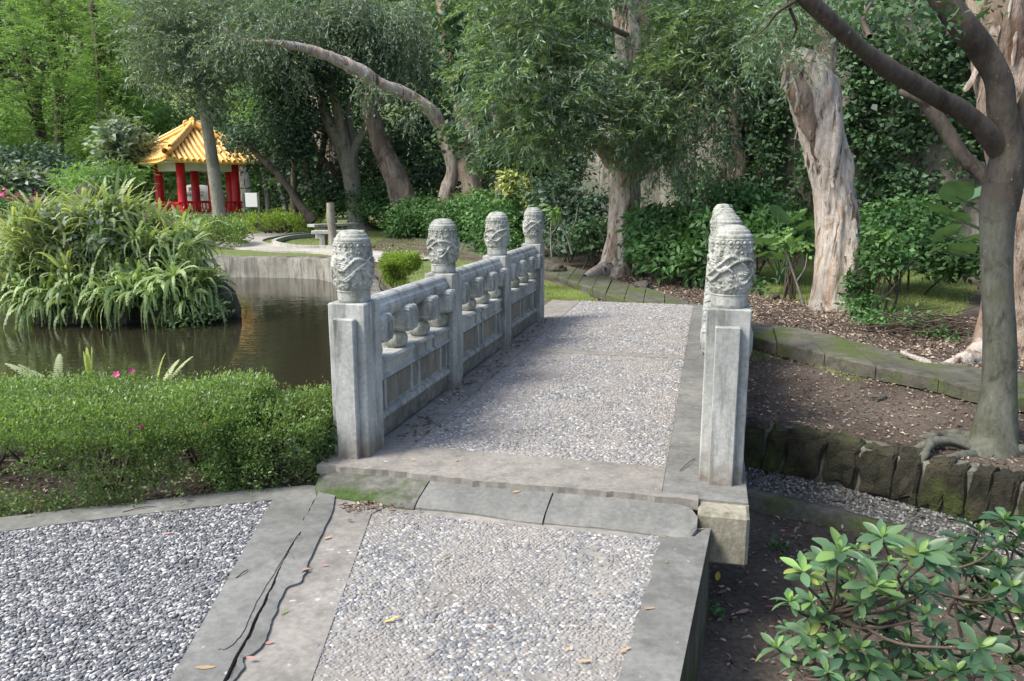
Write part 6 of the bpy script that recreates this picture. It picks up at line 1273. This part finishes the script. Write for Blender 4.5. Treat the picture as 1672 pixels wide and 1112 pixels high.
for px, py, col, sz, rot, nar, z, lab in [
    (843, 805, 'tan', .042, .3, 0, -.035, 'curled tan leaf lying on the middle kerb stone'), (706, 795, 'pink', .04, 1.9, 0, ZP, 'upright pinkish leaf in the debris below the kerb'), (602, 808, 'red', .035, .4, 1, -.07, 'crimson leaf by the mossy kerb end'), (748, 826, 'pink', .05, 2.4, 0, ZP, 'largest pinkish leaf in the pile below the middle kerb'),
    (670, 820, 'yellow', .045, .2, 0, ZP, 'pale yellow leaf below the kerb left of the pile'), (1088, 920, 'yellow', .032, 1.7, 1, ZP, 'yellow leaf on the right concrete border of the ramp'), (730, 911, 'green', .03, .3, 1, ZP, 'green leaf on the pebbles in the upper ramp'), (640, 1014, 'yellow', .055, .35, 1, ZP, 'yellowish leaf on the lower left of the ramp pebbles'), (1060, 996, 'tan', .05, .4, 1, ZP, 'brown curled leaf on the right border, upper of two'), (1020, 1064, 'tan', .05, .3, 1, ZP, 'brown curled leaf on the right border, lower of two'),
    (928, 1062, 'tan', .035, .1, 1, ZP, 'tan leaf on the pebbles near the lower right of the ramp'), (955, 1082, 'tan', .05, -.1, 1, ZP, 'long tan leaf on the pebbles at the bottom right of the ramp'), (800, 1025, 'red', .035, .2, 1, ZP, 'reddish leaf in the middle of the ramp pebbles'), (273, 873, 'pink', .035, .1, 0, ZP, 'pink petal on the left pebble path'), (195, 874, 'red', .03, .3, 0, ZP, 'small brown red leaf on the left pebble path'),
    (520, 867, 'tan', .05, .3, 1, ZP, 'long tan leaf on the dusty cement, uppermost'), (535, 880, 'tan', .035, .5, 0, ZP, 'rolled tan leaf on the dusty cement'), (530, 925, 'pink', .04, .2, 1, ZP, 'pinkish leaf at the edge of the broken cement strip'), (498, 932, 'pink', .04, .6, 0, ZP + .012, 'pale leaf on the rim of the broken strip'), (335, 1093, 'tan', .065, 0, 1, ZP, 'long pale leaf at the bottom of the concrete border'), (465, 1002, 'green', .04, 1.1, 1, ZP, 'greenish curled leaf beside the crack'),
    (440, 1052, 'pink', .03, .4, 0, ZP, 'small pink petal beside the broken strip'), (410, 1077, 'pink', .035, .2, 0, ZP + .012, 'pinkish leaf on the lower broken strip'), (1172, 943, 'yellow', .07, 1.2, 0, -.6, 'bright yellow leaf on the soil beside the ramp wall'), (1252, 820, 'yellow', .06, .3, 0, -.58, 'yellow leaf by the mossy stream kerb'), (1180, 968, 'pink', .06, .3, 0, -.6, 'pale pink leaf on the soil beside the ramp'), (1214, 1000, 'pink', .07, .5, 0, -.6, 'broad dry pink leaf on the soil'), (1256, 992, 'red', .05, .1, 1, -.6, 'red leaf on the soil left of the near shrub'),
    (1083, 878, 'yellow', .02, .1, 1, ZP, 'tiny yellow leaf on the border below the kerb'), (1143, 866, 'tan', .035, .05, 1, ZP, 'short brown twig like leaf at the ramp corner'), (958, 710, 'tan', .04, .3, 0, .02, 'brown leaf on the bridge deck pebbles'), (905, 589, 'red', .04, .2, 0, .025, 'dark leaf on the far deck'), (745, 753, 'pink', .03, .8, 0, .005, 'pink petal on the near deck border'), (675, 752, 'yellow', .03, .4, 1, .005, 'yellow leaf on the near deck border')]:
    x, y = G(px, py, z); o = put('fallen_leaf', (fl_n if nar else fl_m)[col], None, (x, y, z + .007), (r5.normal(0, .12), r5.normal(0, .12), rot + r5.normal(0, .1)), sz); tag(o, lab, 'leaf', 'fallen leaves')
for px, py, px2, py2, z, lab in [(487, 944, 508, 928, ZP, 'dark twig on the cement border right of the crack'), (385, 946, 405, 933, ZP, 'short dark twig on the concrete border left of the crack'), (200, 838, 255, 829, ZP, 'thin twig on the outer path border'), (1110, 770, 1135, 750, .003, 'bent twig on the deck beside the right post'), (680, 680, 720, 700, .01, 'long thin twig on the deck by the left parapet'), (470, 905, 482, 925, ZP, 'twig on the broken cement strip')]:
    a_, c_ = np.array((*G(px, py, z), z + .006)), np.array((*G(px2, py2, z), z + .008)); o = thing('twig', lab, 'twig', tuple(a_)); WORLD.add(o.name); V, F = tube([a_, (a_ + c_) / 2 + (.006, .008, .006), c_], [.0025, .0025, .0015], 5, 8); put('twig_wood', mesh('twig_wood', V, F, M['twigd'], True), o)

# ------------------------------------------------------------------ near shrub with whorled leaves, lower right
def wleaf(mat, seed):
    V = []; n = 8; r = np.random.default_rng(seed)
    for i in range(n):
        t = i / (n - 1); w_ = .36 * (math.sin(PI * min(1, t ** 1.25 * .93 + .02)) ** .85) / 2 + .006; cu_ = (.20, .05, .34, -.08, .26, .14)[seed % 6]; zc = .10 * t - cu_ * t * t; w_ *= 1 + r.normal(0, .07); V += [(t, -w_, zc + .35 * w_), (t, 0, zc), (t, w_, zc + .35 * w_)]
    V.append((1.02, 0, -.10)); F = []
    for i in range(n - 1): F += [(i * 3, i * 3 + 3, i * 3 + 4, i * 3 + 1), (i * 3 + 1, i * 3 + 4, i * 3 + 5, i * 3 + 2)]
    return mesh('leaf', V, F, mat, True)
wl_ = [wleaf(M['l_shrub'], k) for k in range(6)]; wy = wleaf(M['l_young'], 5)
ns = thing('whorled_leaf_shrub', 'leafy shrub with glossy whorled leaves and pale young tips, in the lower right corner', 'shrub', (*G(1560, 1070, -.6), -.6)); 
sbx, sby = 1.42, 2.15; ns.location = (sbx, sby, -.62); WORLD.add(ns.name)
r6 = np.random.default_rng(12); whorls = []
tips = [(1350, 920), (1310, 935), (1290, 985), (1270, 1060), (1300, 1090), (1340, 960), (1370, 905), (1400, 900), (1380, 950), (1405, 985), (1340, 1010), (1370, 1050), (1320, 1040), (1440, 880), (1450, 920), (1475, 945), (1430, 960), (1480, 890), (1500, 905), (1520, 915), (1460, 1000), (1400, 1020), (1440, 1060), (1480, 1050), (1420, 1095), (1510, 1005), (1520, 960), (1545, 930), (1560, 975), (1350, 1100), (1390, 1085), (1570, 885), (1600, 905), (1620, 925), (1640, 850), (1600, 870), (1655, 895), (1665, 870), (1635, 930), (1580, 1010), (1600, 1060), (1640, 1045), (1660, 1085), (1560, 1100), (1500, 1100), (1620, 1100), (1590, 940), (1650, 960), (1670, 1000), (1540, 1050), (1460, 1100), (1690, 920), (1700, 1060), (1420, 935), (1365, 985), (1495, 970), (1630, 890), (1385, 1115), (1290, 1030), (1325, 985), (1415, 965), (1455, 1040), (1375, 1015), (1525, 1030), (1575, 1080), (1610, 990), (1550, 905), (1480, 1080), (1330, 1065), (1405, 1060), (1620, 965), (1585, 925), (1530, 1095), (1450, 975)]
leafn = 0; rest = []; rootp = np.array((sbx, sby, -.64)); JN = []
for px, py, Yy in [(1360, 985, 2.1), (1350, 1080, 2.05), (1440, 1010, 2.2), (1480, 950, 2.2), (1450, 1100, 2.05), (1560, 960, 2.25), (1560, 1060, 2.1), (1640, 940, 2.3), (1650, 1060, 2.1), (1400, 1150, 2.0)]:
    j_ = np.array(AT(px, py, Yy)) + (0, 0, -.03); JN.append(j_); V, F = tube([rootp + r6.normal(0, .03, 3), rootp * .55 + j_ * .45 + (r6.normal(0, .05), r6.normal(0, .05), -.02), j_], [.0075, .006, .0045], 6, 16, .002, 20); put('branch', mesh('branch', V, F, M['twigd'], True), ns)
for i, (px, py) in enumerate(tips):
    Yy = 2.1 + r6.normal(0, .16) + (1000 - py) * .0006; tip = np.array(AT(px, py, Yy)); base = JN[np.argmin([np.linalg.norm(tip - j_) for j_ in JN])]; mid_ = base * .5 + tip * .5 + np.array((r6.normal(0, .03), r6.normal(0, .03), -.03)); m2 = base * .2 + tip * .8 + np.array((r6.normal(0, .01), 0, -.02))
    V, F = tube([base + r6.normal(0, .02, 3) * (1, 1, 0), mid_, m2, tip], [.0055, .0045, .0035, .0022], 5, 14); put('stem', mesh('stem', V, F, M['twigd'], True), ns)
    sd_ = nrm(tip - m2); nl = r6.integers(6, 9); s1 = r6.uniform(.048, .086)
    for tier in (0, 1, 2):
        for q in range((nl, 3, 4)[tier]):
            a_ = 2 * PI * q / nl + r6.normal(0, .25) if tier == 0 else 2 * PI * q / 3 + r6.normal(0, .3); el = r6.uniform(-.15, .5) if tier == 0 else (r6.uniform(.7, 1.25) if tier == 1 else r6.uniform(-.4, .3))
            sz = s1 * r6.uniform(.75, 1.1) * (1, .55, .85)[tier]; Mx = Matrix.Translation(Vector(tip + (0, 0, .004) if tier < 2 else tip * .72 + m2 * .28)) @ Vector(sd_ * .5 + np.array((0, 0, .7))).to_track_quat('Z', 'Y').to_matrix().to_4x4() @ Matrix.Rotation(a_, 4, 'Z') @ Matrix.Rotation(-el, 4, 'Y') @ Matrix.Rotation(r6.normal(0, .3), 4, 'X') @ Matrix.Scale(sz, 4)
            me = wy if (tier == 1 or r6.random() < .08) else wl_[r6.integers(6)]
            if leafn < 298 and py < 1100 and px < 1675: o = put('leaf', me, ns); o.matrix_parent_inverse = Matrix.Translation(-ns.location); o.matrix_basis = Mx; leafn += 1
            else: rest.append((Mx, me))
for mm_ in (wy, wl_[0]):
    VV = []; FF = []; n0 = 0
    for Mx, me in rest:
        if (me is wy) != (mm_ is wy): continue
        vs = np.array([tuple(Mx @ v.co) for v in me.vertices]); VV.append(vs); FF += [tuple(i + n0 for i in p.vertices) for p in me.polygons]; n0 += len(vs)
    if VV: put('leaves', mesh('leaves', np.concatenate(VV), FF, M['l_young'] if mm_ is wy else M['l_shrub'], True), ns)['kind'] = 'stuff'
# small weeds on the soil
shrub('small green weed on the soil beside the ramp', [(*G(1165, 1005, -.6), -.57, .05, .05, .03)], 5, 8, .02, .03, .018, 'l_under', 190, 0, None, cat='weed', nm='weed')
shrub('small weed tuft near the mossy stream kerb', [(*G(1270, 895, -.6), -.57, .06, .06, .03)], 6, 8, .02, .03, .018, 'l_under', 191, 0, None, cat='weed', nm='weed')
shrub('leafy weeds at the hedge end beside the near left post', [pb(530, 700, 22, 26, 4.35, .1), pb(505, 720, 26, 22, 4.3, .1)], 30, 10, .05, .045, .022, 'l_under', 192, 4, None, cat='weed', nm='weed')
print('script done')
